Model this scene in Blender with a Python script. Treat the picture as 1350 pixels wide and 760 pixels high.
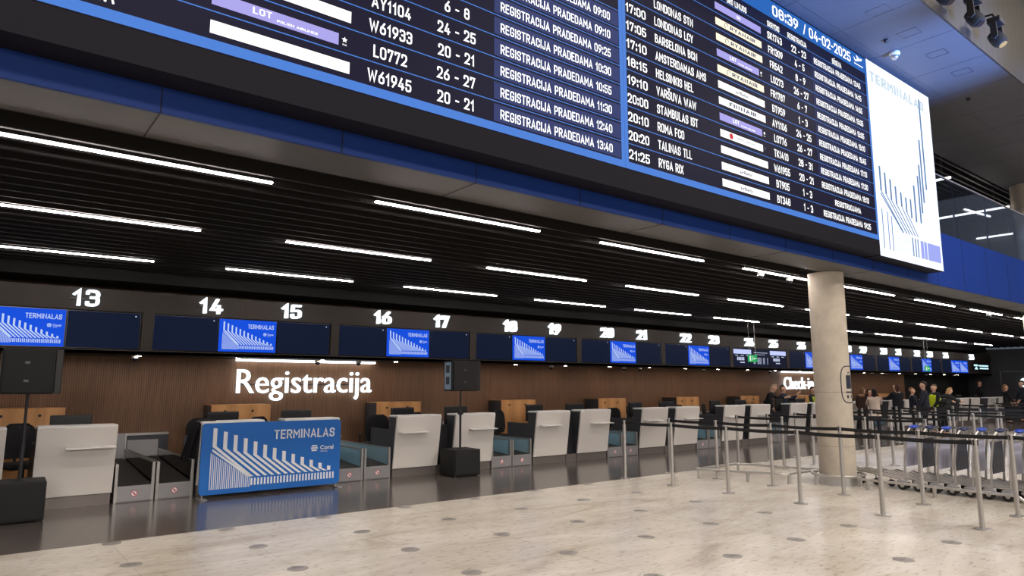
import bpy, bmesh, math, random
from mathutils import Vector, Matrix
for o in list(bpy.data.objects): bpy.data.objects.remove(o)
random.seed(7)
S = bpy.context.scene
COL = S.collection
PI = math.pi
R = math.radians

# ------------------------------------------------------------------ camera, world, light
cam_d = bpy.data.cameras.new('camera'); cam = bpy.data.objects.new('camera', cam_d); COL.objects.link(cam)
cam_d.sensor_width = 36; cam_d.lens = 902 / 1350 * 36; cam_d.clip_end = 200
cam.location = (0, 0, 1.62)
cam.rotation_euler = (R(90 + 8.0767), 0, R(51.7345 - 90))
S.camera = cam
w = bpy.data.worlds.new('world'); S.world = w; w.use_nodes = True
w.node_tree.nodes['Background'].inputs[0].default_value = (0.55, 0.62, 0.8, 1)
w.node_tree.nodes['Background'].inputs[1].default_value = 0.16
S.view_settings.view_transform = 'Standard'; S.view_settings.look = 'None'
S.view_settings.exposure = 0.0; S.view_settings.gamma = 1; S.view_settings.use_curve_mapping = False
try:
    S.cycles.use_denoising = True
    S.cycles.max_bounces = 8; S.cycles.diffuse_bounces = 4; S.cycles.glossy_bounces = 4; S.cycles.transparent_max_bounces = 16
    S.cycles.sample_clamp_indirect = 6.0
except Exception: pass

def area(name, loc, size, power, col, rot=(0, 0, 0)):
    d = bpy.data.lights.new(name, 'AREA'); d.shape = 'RECTANGLE'; d.size, d.size_y = size; d.energy = power; d.color = col
    o = bpy.data.objects.new(name, d); COL.objects.link(o); o.location = loc; o.rotation_euler = rot
    return o
# lamps in the tall hall roof, over the open atrium
HALL = 600
for x in (-7, 3, 13, 24):
    for y in (-4.5, -11):
        area('hall_lamp', (x, y, 12.3), (3.5, 2.2), HALL * (1.0 if y > -8 else 1.6), (1.0, 0.9, 0.79), (R(20 if y < -8 else 14), 0, 0))
def spot(name, loc, target, power, col, angle, blend=0.7, rad=0.08):
    d = bpy.data.lights.new(name, 'SPOT'); d.energy = power; d.color = col; d.spot_size = R(angle); d.spot_blend = blend; d.shadow_soft_size = rad
    o = bpy.data.objects.new(name, d); COL.objects.link(o); o.location = loc
    o.rotation_euler = (Vector(target) - Vector(loc)).to_track_quat('-Z', 'Y').to_euler()
    return o
for x in (-4, 3, 10, 18, 28):                     # added fill spots with no fixture, aimed under the beam at the counters
    spot('counter_fill_spot', (x - 2, -12.0, 4.9), (x + 2, 12, 1.1), 2200, (1.0, 0.92, 0.85), 40, 0.9, 1.6)
# the blue wash of the stage lights hung in front of the hall fascia
for x in (14.2, 20, 26):
    spot('blue_wash_lamp', (x, 1.2, 8.6), (x + 2.4, 5.16, 4.0), 1300, (0.22, 0.42, 1.0), 60)
for x in (8.5, 12.0):  # added blue spots without fixtures, they tint the high ceiling
    spot('blue_ceiling_fill', (x, -1.2, 2.8), (x + 0.6, 4.3, 7.2), 10000, (0.16, 0.36, 1.0), 34, 0.9)
spot('fascia_wash_lamp', (17.0, 2.4, 7.6), (16.9, 3.6, 8.2), 90, (1.0, 0.82, 0.62), 85)

# ------------------------------------------------------------------ materials
def lin(c): return c / 12.92 if c <= 0.04045 else ((c + 0.055) / 1.055) ** 2.4
def rgb(r, g, b): return (lin(r / 255), lin(g / 255), lin(b / 255), 1)
MATS = {}
def mat(name, col, rough=0.5, metal=0.0, noise=0.0, scale=30, spec=0.5, bump=0.0, coat=0.0):
    """principled with a light procedural mottling of its colour"""
    if name in MATS: return MATS[name]
    m = bpy.data.materials.new(name); m.use_nodes = True; nt = m.node_tree; b = nt.nodes['Principled BSDF']
    b.inputs['Roughness'].default_value = rough; b.inputs['Metallic'].default_value = metal
    b.inputs['Specular IOR Level'].default_value = spec
    if coat: b.inputs['Coat Weight'].default_value = coat
    tc = nt.nodes.new('ShaderNodeTexCoord'); nz = nt.nodes.new('ShaderNodeTexNoise'); nz.inputs['Scale'].default_value = scale
    nz.inputs['Detail'].default_value = 4
    nt.links.new(tc.outputs['Object'], nz.inputs['Vector'])
    ra = nt.nodes.new('ShaderNodeValToRGB')
    k = noise if noise else 0.03
    ra.color_ramp.elements[0].color = tuple(max(0, c * (1 - k)) for c in col[:3]) + (1,)
    ra.color_ramp.elements[1].color = tuple(min(1, c * (1 + k)) for c in col[:3]) + (1,)
    ra.color_ramp.elements[0].position = 0.3; ra.color_ramp.elements[1].position = 0.7
    nt.links.new(nz.outputs['Fac'], ra.inputs['Fac']); nt.links.new(ra.outputs['Color'], b.inputs['Base Color'])
    if bump:
        bp = nt.nodes.new('ShaderNodeBump'); bp.inputs['Strength'].default_value = bump; bp.inputs['Distance'].default_value = 0.005
        nt.links.new(nz.outputs['Fac'], bp.inputs['Height']); nt.links.new(bp.outputs['Normal'], b.inputs['Normal'])
    MATS[name] = m; return m
def emis(name, col, strength=1.0):
    if name in MATS: return MATS[name]
    m = bpy.data.materials.new(name); m.use_nodes = True; nt = m.node_tree; nt.nodes.remove(nt.nodes['Principled BSDF'])
    e = nt.nodes.new('ShaderNodeEmission'); e.inputs[0].default_value = col; e.inputs[1].default_value = strength
    nt.links.new(e.outputs[0], nt.nodes['Material Output'].inputs[0]); MATS[name] = m; return m
def screen(name, col, strength=1.0):
    """a lit display: emission under a faintly glossy face"""
    if name in MATS: return MATS[name]
    m = bpy.data.materials.new(name); m.use_nodes = True; b = m.node_tree.nodes['Principled BSDF']
    b.inputs['Base Color'].default_value = (0.004, 0.004, 0.005, 1); b.inputs['Roughness'].default_value = 0.4; b.inputs['Specular IOR Level'].default_value = 0.03
    b.inputs['Emission Color'].default_value = col; b.inputs['Emission Strength'].default_value = strength
    MATS[name] = m; return m
def glass(name, tint, gloss=0.12, opac=0.0, body=(0.3, 0.6, 0.7, 1)):
    """thin pane: clear/tinted transmission with a mirror-like sheen and an optional diffuse body that stands in for reflections"""
    if name in MATS: return MATS[name]
    m = bpy.data.materials.new(name); m.use_nodes = True; nt = m.node_tree; nt.nodes.remove(nt.nodes['Principled BSDF'])
    t = nt.nodes.new('ShaderNodeBsdfTransparent'); t.inputs[0].default_value = tint
    g = nt.nodes.new('ShaderNodeBsdfGlossy'); g.inputs['Roughness'].default_value = 0.03; g.inputs[0].default_value = (1, 1, 1, 1)
    lw = nt.nodes.new('ShaderNodeLayerWeight'); lw.inputs[0].default_value = 0.5
    fr = nt.nodes.new('ShaderNodeMath'); fr.operation = 'POWER'; fr.inputs[1].default_value = 4.0; nt.links.new(lw.outputs['Facing'], fr.inputs[0])
    ad = nt.nodes.new('ShaderNodeMath'); ad.operation = 'ADD'; ad.use_clamp = True; ad.inputs[1].default_value = gloss
    nt.links.new(fr.outputs[0], ad.inputs[0])
    mx = nt.nodes.new('ShaderNodeMixShader'); nt.links.new(ad.outputs[0], mx.inputs[0])
    if opac:
        d = nt.nodes.new('ShaderNodeBsdfDiffuse'); d.inputs[0].default_value = body
        tl = nt.nodes.new('ShaderNodeBsdfTranslucent'); tl.inputs[0].default_value = body
        a2 = nt.nodes.new('ShaderNodeMixShader'); a2.inputs[0].default_value = 0.5
        nt.links.new(d.outputs[0], a2.inputs[1]); nt.links.new(tl.outputs[0], a2.inputs[2])
        m2 = nt.nodes.new('ShaderNodeMixShader'); m2.inputs[0].default_value = opac
        nt.links.new(t.outputs[0], m2.inputs[1]); nt.links.new(a2.outputs[0], m2.inputs[2]); nt.links.new(m2.outputs[0], mx.inputs[1])
    else: nt.links.new(t.outputs[0], mx.inputs[1])
    nt.links.new(g.outputs[0], mx.inputs[2]); nt.links.new(mx.outputs[0], nt.nodes['Material Output'].inputs[0])
    MATS[name] = m; return m

def stone_mat(name, c1, c2, c3, stretch, scale, rough, tile=None, joint=0.75):
    m = bpy.data.materials.new(name); m.use_nodes = True; nt = m.node_tree; b = nt.nodes['Principled BSDF']; L = nt.links.new
    tc = nt.nodes.new('ShaderNodeTexCoord'); mp = nt.nodes.new('ShaderNodeMapping'); mp.inputs['Scale'].default_value = stretch
    L(tc.outputs['Object'], mp.inputs['Vector'])
    n1 = nt.nodes.new('ShaderNodeTexNoise'); n1.inputs['Scale'].default_value = scale; n1.inputs['Detail'].default_value = 8; n1.inputs['Roughness'].default_value = 0.65
    n1.inputs['Distortion'].default_value = 0.8; L(mp.outputs[0], n1.inputs['Vector'])
    r1 = nt.nodes.new('ShaderNodeValToRGB'); e = r1.color_ramp.elements
    e[0].position = 0.27; e[0].color = c1; e[1].position = 0.62; e[1].color = c3
    k = r1.color_ramp.elements.new(0.42); k.color = c2
    L(n1.outputs['Fac'], r1.inputs['Fac'])
    n2 = nt.nodes.new('ShaderNodeTexNoise'); n2.inputs['Scale'].default_value = scale * 12; n2.inputs['Detail'].default_value = 5; L(mp.outputs[0], n2.inputs['Vector'])
    r2 = nt.nodes.new('ShaderNodeValToRGB'); r2.color_ramp.elements[0].position = 0.33; r2.color_ramp.elements[0].color = (0.66, 0.62, 0.57, 1); r2.color_ramp.elements[1].position = 0.43
    L(n2.outputs['Fac'], r2.inputs['Fac'])
    mu = nt.nodes.new('ShaderNodeMixRGB'); mu.blend_type = 'MULTIPLY'; mu.inputs[0].default_value = 0.8
    L(r1.outputs[0], mu.inputs[1]); L(r2.outputs[0], mu.inputs[2]); out = mu.outputs[0]
    if tile:
        br = nt.nodes.new('ShaderNodeTexBrick'); br.offset = 0.0; br.inputs['Scale'].default_value = 1.0; br.inputs['Brick Width'].default_value = tile[0]; br.inputs['Row Height'].default_value = tile[1]
        br.inputs['Mortar Size'].default_value = 0.004; br.inputs['Mortar Smooth'].default_value = 0.0
        br.inputs['Color1'].default_value = (1, 1, 1, 1); br.inputs['Color2'].default_value = (0.88, 0.88, 0.89, 1); br.inputs['Mortar'].default_value = (joint, joint, joint, 1)
        m2 = nt.nodes.new('ShaderNodeMapping'); m2.inputs['Location'].default_value = tile[2]; L(tc.outputs['Object'], m2.inputs['Vector']); L(m2.outputs[0], br.inputs['Vector'])
        mv = nt.nodes.new('ShaderNodeMixRGB'); mv.blend_type = 'MULTIPLY'; mv.inputs[0].default_value = 1.0
        L(out, mv.inputs[1]); L(br.outputs['Color'], mv.inputs[2]); out = mv.outputs[0]
    L(out, b.inputs['Base Color']); b.inputs['Roughness'].default_value = rough
    MATS[name] = m; return m

M_stone = stone_mat('pale_stone', rgb(178, 166, 148), rgb(208, 199, 184), rgb(224, 218, 207), (0.55, 1.5, 1), 1.3, 0.24, (1.143, 1.07, (-0.17, -0.89, 0)))
M_granite = stone_mat('dark_granite', rgb(70, 64, 61), rgb(90, 83, 79), rgb(112, 104, 99), (1, 1, 1), 9, 0.17, (1.143, 1.07, (-0.17, -0.89, 0)), 0.7)
def line_wood(name, c1, c2, freq, axis, rough=0.5, bump=0.35):
    m = bpy.data.materials.new(name); m.use_nodes = True; nt = m.node_tree; b = nt.nodes['Principled BSDF']; L = nt.links.new
    tc = nt.nodes.new('ShaderNodeTexCoord'); wv = nt.nodes.new('ShaderNodeTexWave'); wv.bands_direction = axis; wv.inputs['Scale'].default_value = freq; wv.inputs['Distortion'].default_value = 0.0
    L(tc.outputs['Object'], wv.inputs['Vector'])
    mp = nt.nodes.new('ShaderNodeMapping'); mp.inputs['Scale'].default_value = (14, 14, 1.2); L(tc.outputs['Object'], mp.inputs['Vector'])
    nz = nt.nodes.new('ShaderNodeTexNoise'); nz.inputs['Scale'].default_value = 1.4; nz.inputs['Detail'].default_value = 5; L(mp.outputs[0], nz.inputs['Vector'])
    mx = nt.nodes.new('ShaderNodeMixRGB'); mx.inputs[0].default_value = 0.55; L(wv.outputs['Fac'], mx.inputs[1]); L(nz.outputs['Fac'], mx.inputs[2])
    ra = nt.nodes.new('ShaderNodeValToRGB'); ra.color_ramp.elements[0].color = c1; ra.color_ramp.elements[1].color = c2
    ra.color_ramp.elements[0].position = 0.2; ra.color_ramp.elements[1].position = 0.8
    L(mx.outputs[0], ra.inputs['Fac']); L(ra.outputs[0], b.inputs['Base Color']); b.inputs['Roughness'].default_value = rough
    if bump:
        bp = nt.nodes.new('ShaderNodeBump'); bp.inputs['Strength'].default_value = bump; bp.inputs['Distance'].default_value = 0.01; L(wv.outputs['Fac'], bp.inputs['Height']); L(bp.outputs[0], b.inputs['Normal'])
    MATS[name] = m; return m
M_wallwood = line_wood('ribbed_walnut', rgb(90, 62, 42), rgb(132, 94, 64), 9.0, 'X')
M_locker = line_wood('oak_veneer', rgb(182, 128, 76), rgb(206, 152, 96), 0.9, 'X', 0.45, 0.0)
M_fasciawood = line_wood('bronze_cladding', rgb(46, 41, 38), rgb(58, 52, 47), 1.1, 'X', 0.4, 0.0)
M_white = mat('white_laminate', rgb(226, 220, 213), 0.32, noise=0.015)
M_whiteedge = mat('white_solid_surface', rgb(240, 238, 234), 0.28, noise=0.01)
M_grey = mat('anthracite_laminate', rgb(64, 65, 70), 0.35, noise=0.05)
M_dark = mat('dark_laminate', rgb(36, 36, 39), 0.4, noise=0.05)
M_steel = mat('brushed_steel', rgb(186, 182, 178), 0.34, 0.75, noise=0.06, scale=60)
M_steeldull = mat('satin_steel_sheet', rgb(158, 156, 157), 0.4, 0.4, noise=0.06, scale=40)
M_disc = mat('worn_steel_disc', rgb(146, 141, 136), 0.4, 0.1, noise=0.12, scale=25)
M_alu = mat('aluminium_edge', rgb(205, 205, 205), 0.3, 0.85)
M_plinth = mat('steel_plinth', rgb(124, 116, 112), 0.4, 0.4, noise=0.05)
M_belt = mat('conveyor_rubber', rgb(44, 42, 41), 0.7, noise=0.15, scale=80, bump=0.2)
M_black = mat('black_plastic', rgb(17, 17, 19), 0.5, noise=0.08)
M_blackm = mat('black_painted_wood', rgb(9, 9, 10), 0.7, noise=0.12, scale=90, bump=0.2)
M_mesh = mat('black_grille', rgb(11, 11, 12), 0.7, noise=0.3, scale=400, bump=0.4)
M_blackgloss = mat('black_glass', rgb(12, 16, 28), 0.2)
M_fabric = mat('black_fabric', rgb(24, 24, 27), 0.9, noise=0.2, scale=120, bump=0.3)
M_web = mat('black_webbing', rgb(20, 20, 22), 0.8, noise=0.15, scale=200)
M_bulk = mat('taupe_panel', rgb(50, 45, 42), 0.6, noise=0.06, scale=4, spec=0.2)
M_ceil = mat('grey_ceiling_board', rgb(80, 80, 86), 0.6, noise=0.04, scale=3)
M_slat = mat('black_slat', rgb(26, 24, 24), 0.6, noise=0.06, spec=0.2)
M_void = mat('black_void', rgb(10, 10, 11), 0.9)
M_soffit = mat('soffit_panel', rgb(72, 69, 67), 0.5, noise=0.05, scale=3)
M_navy = mat('blue_fascia_panel', rgb(21, 48, 112), 0.5, noise=0.03, scale=3, spec=0.15)
M_conc = mat('concrete', rgb(176, 166, 152), 0.75, noise=0.1, scale=5, bump=0.15)
M_bannerblue = mat('banner_blue_print', rgb(18, 104, 190), 0.55, noise=0.01)
M_bannerwhite = mat('banner_white_print', rgb(232, 236, 240), 0.55)
M_endwall = mat('charcoal_wall', rgb(66, 66, 70), 0.6, noise=0.05, scale=2)
M_strip = emis('strip_light_lens', (1.0, 0.9, 0.84, 1), 72)
M_letter = emis('white_letter_light', (0.86, 0.95, 1.0, 1), 1.7)
M_cove = emis('cove_light_lens', (0.9, 0.95, 1.0, 1), 5)
M_blue = screen('blue_screen', rgb(14, 84, 236), 0.85)
M_bluelite = screen('pale_screen_lines', rgb(200, 220, 255), 0.9)
M_dim = screen('dim_screen', rgb(13, 25, 50), 0.8)
M_green = emis('exit_green', rgb(40, 170, 90), 0.9)
M_exitwhite = emis('exit_white', rgb(225, 255, 235), 0.9)
M_gl_blue = glass('blue_reflection_conveyor_glass', (0.7, 0.86, 0.92, 1), 0.08, 0.7, rgb(205, 238, 248))  # pale blue body paints a blue reflection into the panes
M_gl_dark = glass('brown_reflection_conveyor_glass', (0.32, 0.3, 0.29, 1), 0.06, 0.3, rgb(52, 46, 42))  # dark brown body paints the wood's reflection into the same glass
M_gl_clear = glass('clear_balustrade_glass', (0.78, 0.84, 0.92, 1), 0.03)
M_red = mat('red_print', rgb(196, 40, 40), 0.5)
M_trolblue = mat('blue_grip', rgb(16, 62, 176), 0.4)
M_lav = mat('lavender_panel', rgb(176, 176, 200), 0.4)
M_navyp = mat('dark_picture_panel', rgb(40, 44, 62), 0.4, noise=0.7, scale=9)

# ------------------------------------------------------------------ mesh builder
class MB:
    def __init__(s): s.v = []; s.f = []
    def add(s, vs, fs):
        n = len(s.v); s.v += [tuple(p) for p in vs]; s.f += [tuple(i + n for i in f) for f in fs]; return s
    def box(s, x0, x1, y0, y1, z0, z1):
        vs = [(x, y, z) for x in (x0, x1) for y in (y0, y1) for z in (z0, z1)]
        return s.add(vs, [(0, 1, 3, 2), (4, 6, 7, 5), (0, 4, 5, 1), (2, 3, 7, 6), (0, 2, 6, 4), (1, 5, 7, 3)])
    def prism(s, poly, axis, a, b):
        """poly of 2-D points extruded along axis from a to b: x -> (y,z), y -> (x,z), z -> (x,y)"""
        def P(p, t): return {'x': (t, p[0], p[1]), 'y': (p[0], t, p[1]), 'z': (p[0], p[1], t)}[axis]
        n = len(poly); vs = [P(p, a) for p in poly] + [P(p, b) for p in poly]
        return s.add(vs, [tuple(range(n - 1, -1, -1)), tuple(range(n, 2 * n))] + [(i, (i + 1) % n, n + (i + 1) % n, n + i) for i in range(n)])
    def cyl(s, p0, p1, r0, r1=None, n=16):
        return s.tube([p0, p1], [r0, r0 if r1 is None else r1], n)
    def tube(s, pts, r, n=10):
        pts = [Vector(p) for p in pts]; rs = r if isinstance(r, (list, tuple)) else [r] * len(pts)
        vs = []; fs = []; prev = None
        for i, p in enumerate(pts):
            t = (pts[min(i + 1, len(pts) - 1)] - pts[max(i - 1, 0)]).normalized()
            if prev is None:
                a = Vector((0, 0, 1)) if abs(t.z) < 0.9 else Vector((1, 0, 0)); u = t.cross(a).normalized()
            else:
                u = prev - t * prev.dot(t); u = u.normalized() if u.length > 1e-6 else t.orthogonal().normalized()
            prev = u; v = t.cross(u)
            for k in range(n):
                an = 2 * PI * k / n; vs.append(p + (u * math.cos(an) + v * math.sin(an)) * rs[i])
        for i in range(len(pts) - 1):
            for k in range(n):
                a = i * n + k; b = i * n + (k + 1) % n; fs.append((a, b, b + n, a + n))
        fs.append(tuple(range(n - 1, -1, -1))); m = (len(pts) - 1) * n; fs.append(tuple(range(m, m + n)))
        return s.add(vs, fs)
    def lathe(s, prof, c=(0, 0, 0), n=24):
        vs = []; fs = []
        for r, z in prof:
            for k in range(n): vs.append((c[0] + r * math.cos(2 * PI * k / n), c[1] + r * math.sin(2 * PI * k / n), c[2] + z))
        for i in range(len(prof) - 1):
            for k in range(n):
                a = i * n + k; b = i * n + (k + 1) % n; fs.append((a, b, b + n, a + n))
        fs.append(tuple(range(n - 1, -1, -1))); m = (len(prof) - 1) * n; fs.append(tuple(range(m, m + n)))
        return s.add(vs, fs)
    def ball(s, c, r, n=12, m=8):
        r = r if isinstance(r, (tuple, list)) else (r, r, r)
        prof = [(math.sin(PI * i / m), -math.cos(PI * i / m)) for i in range(m + 1)]
        vs = []; fs = []
        for a, z in prof:
            for k in range(n): vs.append((c[0] + r[0] * a * math.cos(2 * PI * k / n), c[1] + r[1] * a * math.sin(2 * PI * k / n), c[2] + r[2] * z))
        for i in range(m):
            for k in range(n):
                a = i * n + k; b = i * n + (k + 1) % n; fs.append((a, b, b + n, a + n))
        return s.add(vs, fs)
    def quad(s, x0, x1, z0, z1, y): return s.add([(x0, y, z0), (x1, y, z0), (x1, y, z1), (x0, y, z1)], [(0, 1, 2, 3)])
    def poly(s, pts, y): return s.add([(p[0], y, p[1]) for p in pts], [tuple(range(len(pts)))])
    def xf(s, m):
        s.v = [tuple(m @ Vector(p)) for p in s.v]; return s
    def build(s, name, material, parent=None, bevel=0.0, smooth=False, loc=None, fix=True, angle=35):
        me = bpy.data.meshes.new(name); me.from_pydata(s.v, [], s.f)
        if fix or bevel:
            bm = bmesh.new(); bm.from_mesh(me)
            if fix:
                bmesh.ops.remove_doubles(bm, verts=bm.verts, dist=1e-5)
                bmesh.ops.recalc_face_normals(bm, faces=bm.faces)
            if bevel:
                ed = [e for e in bm.edges if len(e.link_faces) == 2 and e.calc_face_angle(0) > 0.6]
                bmesh.ops.bevel(bm, geom=ed, offset=bevel, segments=2, profile=0.6, affect='EDGES', clamp_overlap=True)
            bm.to_mesh(me); bm.free()
        if smooth:
            me.polygons.foreach_set('use_smooth', [True] * len(me.polygons))
            try: me.set_sharp_from_angle(angle=R(angle))
            except Exception: pass
        me.materials.append(material)
        o = bpy.data.objects.new(name, me); COL.objects.link(o)
        if parent is not None: o.parent = parent
        if loc is not None: o.location = loc
        return o
def tag(o, label, cat, group=None, kind=None):
    if label: o['label'] = label
    if cat: o['category'] = cat
    if group: o['group'] = group
    if kind: o['kind'] = kind
    return o
def struct(o, label=None): 
    o['kind'] = 'structure'
    if label: o['label'] = label
    return o
def thing(name, label, cat, loc=(0, 0, 0), rz=0, group=None):
    o = bpy.data.objects.new(name, None); o.empty_display_size = 0.1; COL.objects.link(o); o.location = loc; o.rotation_euler = (0, 0, rz)
    return tag(o, label, cat, group)
def dup(o, parent=None, loc=None, rz=None, label=None):
    c = o.copy(); COL.objects.link(c)
    if parent is not None: c.parent = parent
    for ch in [x for x in KIDS(o)]: dup(ch, c)
    if loc is not None: c.location = loc
    if rz is not None: c.rotation_euler = (0, 0, rz)
    if label: c['label'] = label
    return c
def KIDS(o): return [x for x in COL.objects if x.parent == o]

# ------------------------------------------------------------------ lettering
TS = bpy.data.scenes.new('lettering')
def raw_glyph(txt, bold, extrude):
    cu = bpy.data.curves.new('t', 'FONT'); cu.body = txt; cu.size = 1; cu.offset = bold; cu.extrude = extrude; cu.resolution_u = 3
    o = bpy.data.objects.new('t', cu); TS.collection.objects.link(o)
    TS.view_layers[0].update(); dg = TS.view_layers[0].depsgraph; me = o.evaluated_get(dg).to_mesh()
    vs = [tuple(v.co) for v in me.vertices]; fs = [tuple(p.vertices) for p in me.polygons]
    o.evaluated_get(dg).to_mesh_clear()
    bpy.data.objects.remove(o); bpy.data.curves.remove(cu)
    return vs, fs
GC = {}
def glyph(ch, bold, extrude):
    """(points, faces, left, right, advance) of one letter; the figure 1 gets a proper flag"""
    key = (ch, bold, extrude)
    if key in GC: return GC[key]
    if ch == ' ': GC[key] = ([], [], 0, 0, 0.3); return GC[key]
    if ch == '1':
        w_ = 0.105 + 2 * bold; xr = 0.36 + bold
        pts = [(xr - w_, -bold), (xr, -bold), (xr, 0.7 + bold), (xr - w_ * 0.85, 0.7 + bold), (xr - w_ - 0.17, 0.585), (xr - w_ - 0.17, 0.475 - bold), (xr - w_, 0.575 - bold)]
        if extrude:
            n = len(pts); vs = [(p[0], p[1], extrude) for p in pts] + [(p[0], p[1], -extrude) for p in pts]
            fs = [tuple(range(n)), tuple(range(2 * n - 1, n - 1, -1))] + [(q, n + q, n + (q + 1) % n, (q + 1) % n) for q in range(n)]
        else: vs = [(p[0], p[1], 0) for p in pts]; fs = [tuple(range(len(pts)))]
        GC[key] = (vs, fs, xr - w_ - 0.17, xr, 0.5); return GC[key]
    vs, fs = raw_glyph(ch, bold, extrude)
    b2, _ = raw_glyph(ch + 'H', bold, 0); h2, _ = raw_glyph('H', bold, 0)
    adv = max(v[0] for v in b2) - max(v[0] for v in h2)
    GC[key] = (vs, fs, min(v[0] for v in vs), max(v[0] for v in vs), adv); return GC[key]
def layout(txt, bold=0.0, extrude=0.0, spacing=1.0):
    out = []; x = 0.0
    for ch in txt:
        g = glyph(ch, bold, extrude); out.append((ch, x, g)); x += g[4] * spacing
    return out
def glyphs(txt, bold=0.0, extrude=0.0, spacing=1.0):
    V, F = [], []
    for ch, x, g in layout(txt, bold, extrude, spacing):
        n = len(V); V += [(v[0] + x, v[1], v[2]) for v in g[0]]; F += [tuple(i + n for i in f) for f in g[1]]
    return V, F
q_ = 0.2
FONT = {  # condensed technical capitals drawn as strokes in a unit box: (width, polylines of (x, y[, corner radius]))
 'A': (.62, [[(0, 0), (.5, 1), (1, 0)], [(.15, .27), (.85, .27)]]), 'B': (.56, [[(0, .53), (.9, .53, q_), (.9, 1, q_), (0, 1), (0, 0), (1, 0, q_), (1, .53, q_), (0, .53)]]),
 'C': (.54, [[(1, .7), (1, 1, q_), (0, 1, q_), (0, 0, q_), (1, 0, q_), (1, .3)]]), 'D': (.56, [[(0, .5), (0, 1), (1, 1, q_), (1, 0, q_), (0, 0), (0, .5)]]),
 'E': (.5, [[(1, 1), (0, 1), (0, 0), (1, 0)], [(0, .52), (.85, .52)]]), 'F': (.49, [[(1, 1), (0, 1), (0, 0)], [(0, .5), (.85, .5)]]), 'G': (.55, [[(1, .78), (1, 1, q_), (0, 1, q_), (0, 0, q_), (1, 0, q_), (1, .44), (.55, .44)]]),
 'H': (.57, [[(0, 0), (0, 1)], [(1, 0), (1, 1)], [(0, .52), (1, .52)]]), 'I': (.17, [[(.5, 0), (.5, 1)]]), 'J': (.46, [[(1, 1), (1, 0, q_), (0, 0, q_), (0, .24)]]),
 'K': (.56, [[(0, 0), (0, 1)], [(1, 1), (.0, .36)], [(.36, .58), (1, 0)]]), 'L': (.48, [[(0, 1), (0, 0), (1, 0)]]), 'M': (.68, [[(0, 0), (0, 1), (.5, .38), (1, 1), (1, 0)]]), 'N': (.62, [[(0, 0), (0, 1), (1, 0), (1, 1)]]),
 'O': (.56, [[(0, .5), (0, 1, q_), (1, 1, q_), (1, 0, q_), (0, 0, q_), (0, .5)]]), 'P': (.54, [[(0, 0), (0, 1), (1, 1, q_), (1, .43, q_), (0, .43)]]), 'R': (.56, [[(0, 0), (0, 1), (1, 1, q_), (1, .46, q_), (0, .46)], [(.5, .46), (1, 0)]]),
 'S': (.54, [[(1, .76), (1, 1, q_), (0, 1, q_), (0, .52, q_), (1, .52, q_), (1, 0, q_), (0, 0, q_), (0, .24)]]), 'T': (.54, [[(0, 1), (1, 1)], [(.5, 1), (.5, 0)]]), 'U': (.56, [[(0, 1), (0, 0, q_), (1, 0, q_), (1, 1)]]),
 'V': (.6, [[(0, 1), (.5, 0), (1, 1)]]), 'W': (.84, [[(0, 1), (.25, 0), (.5, .85), (.75, 0), (1, 1)]]), 'X': (.58, [[(0, 0), (1, 1)], [(0, 1), (1, 0)]]), 'Y': (.58, [[(0, 1), (.5, .42), (1, 1)], [(.5, .42), (.5, 0)]]), 'Z': (.52, [[(0, 1), (1, 1), (0, 0), (1, 0)]]),
 '1': (.36, [[(.0, .74), (.75, 1), (.75, 0)]]), '2': (.54, [[(0, .74), (0, 1, q_), (1, 1, q_), (1, .56, .14), (0, 0), (1, 0)]]), '3': (.54, [[(0, .84), (0, 1, q_), (1, 1, q_), (1, .53, q_), (.4, .53)], [(.4, .53), (1, .53, q_), (1, 0, q_), (0, 0, q_), (0, .17)]]),
 '4': (.57, [[(.74, 0), (.74, .52)], [(.55, 1), (0, .24), (1, .24)]]), '5': (.54, [[(.95, 1), (.06, 1), (.0, .54), (1, .62, q_), (1, 0, q_), (0, 0, q_), (0, .22)]]), '6': (.55, [[(.78, 1), (.0, .45, .3), (0, 0, q_), (1, 0, q_), (1, .58, q_), (.1, .58)]]),
 '7': (.52, [[(0, .8), (0, 1), (1, 1), (.35, 0)]]), '8': (.55, [[(.5, .53), (.04, .53, q_), (.04, 1, q_), (.96, 1, q_), (.96, .53, q_), (.5, .53)], [(.5, .53), (0, .53, q_), (0, 0, q_), (1, 0, q_), (1, .53, q_), (.5, .53)]]),
 '9': (.55, [[(.22, 0), (1, .55, .3), (1, 1, q_), (0, 1, q_), (0, .42, q_), (.9, .42)]]), '-': (.36, [[(0, .46), (1, .46)]]), ':': (.17, [[(.5, .62), (.5, .8)], [(.5, .02), (.5, .2)]]), '/': (.5, [[(0, -.05), (1, 1.05)]])}
FONT['0'] = FONT['O']; FONT['Š'] = (.54, FONT['S'][1] + [[(.1, 1.42), (.5, 1.22), (.9, 1.42)]]); FONT['Ū'] = (.56, FONT['U'][1] + [[(.1, 1.3), (.9, 1.3)]])
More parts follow.
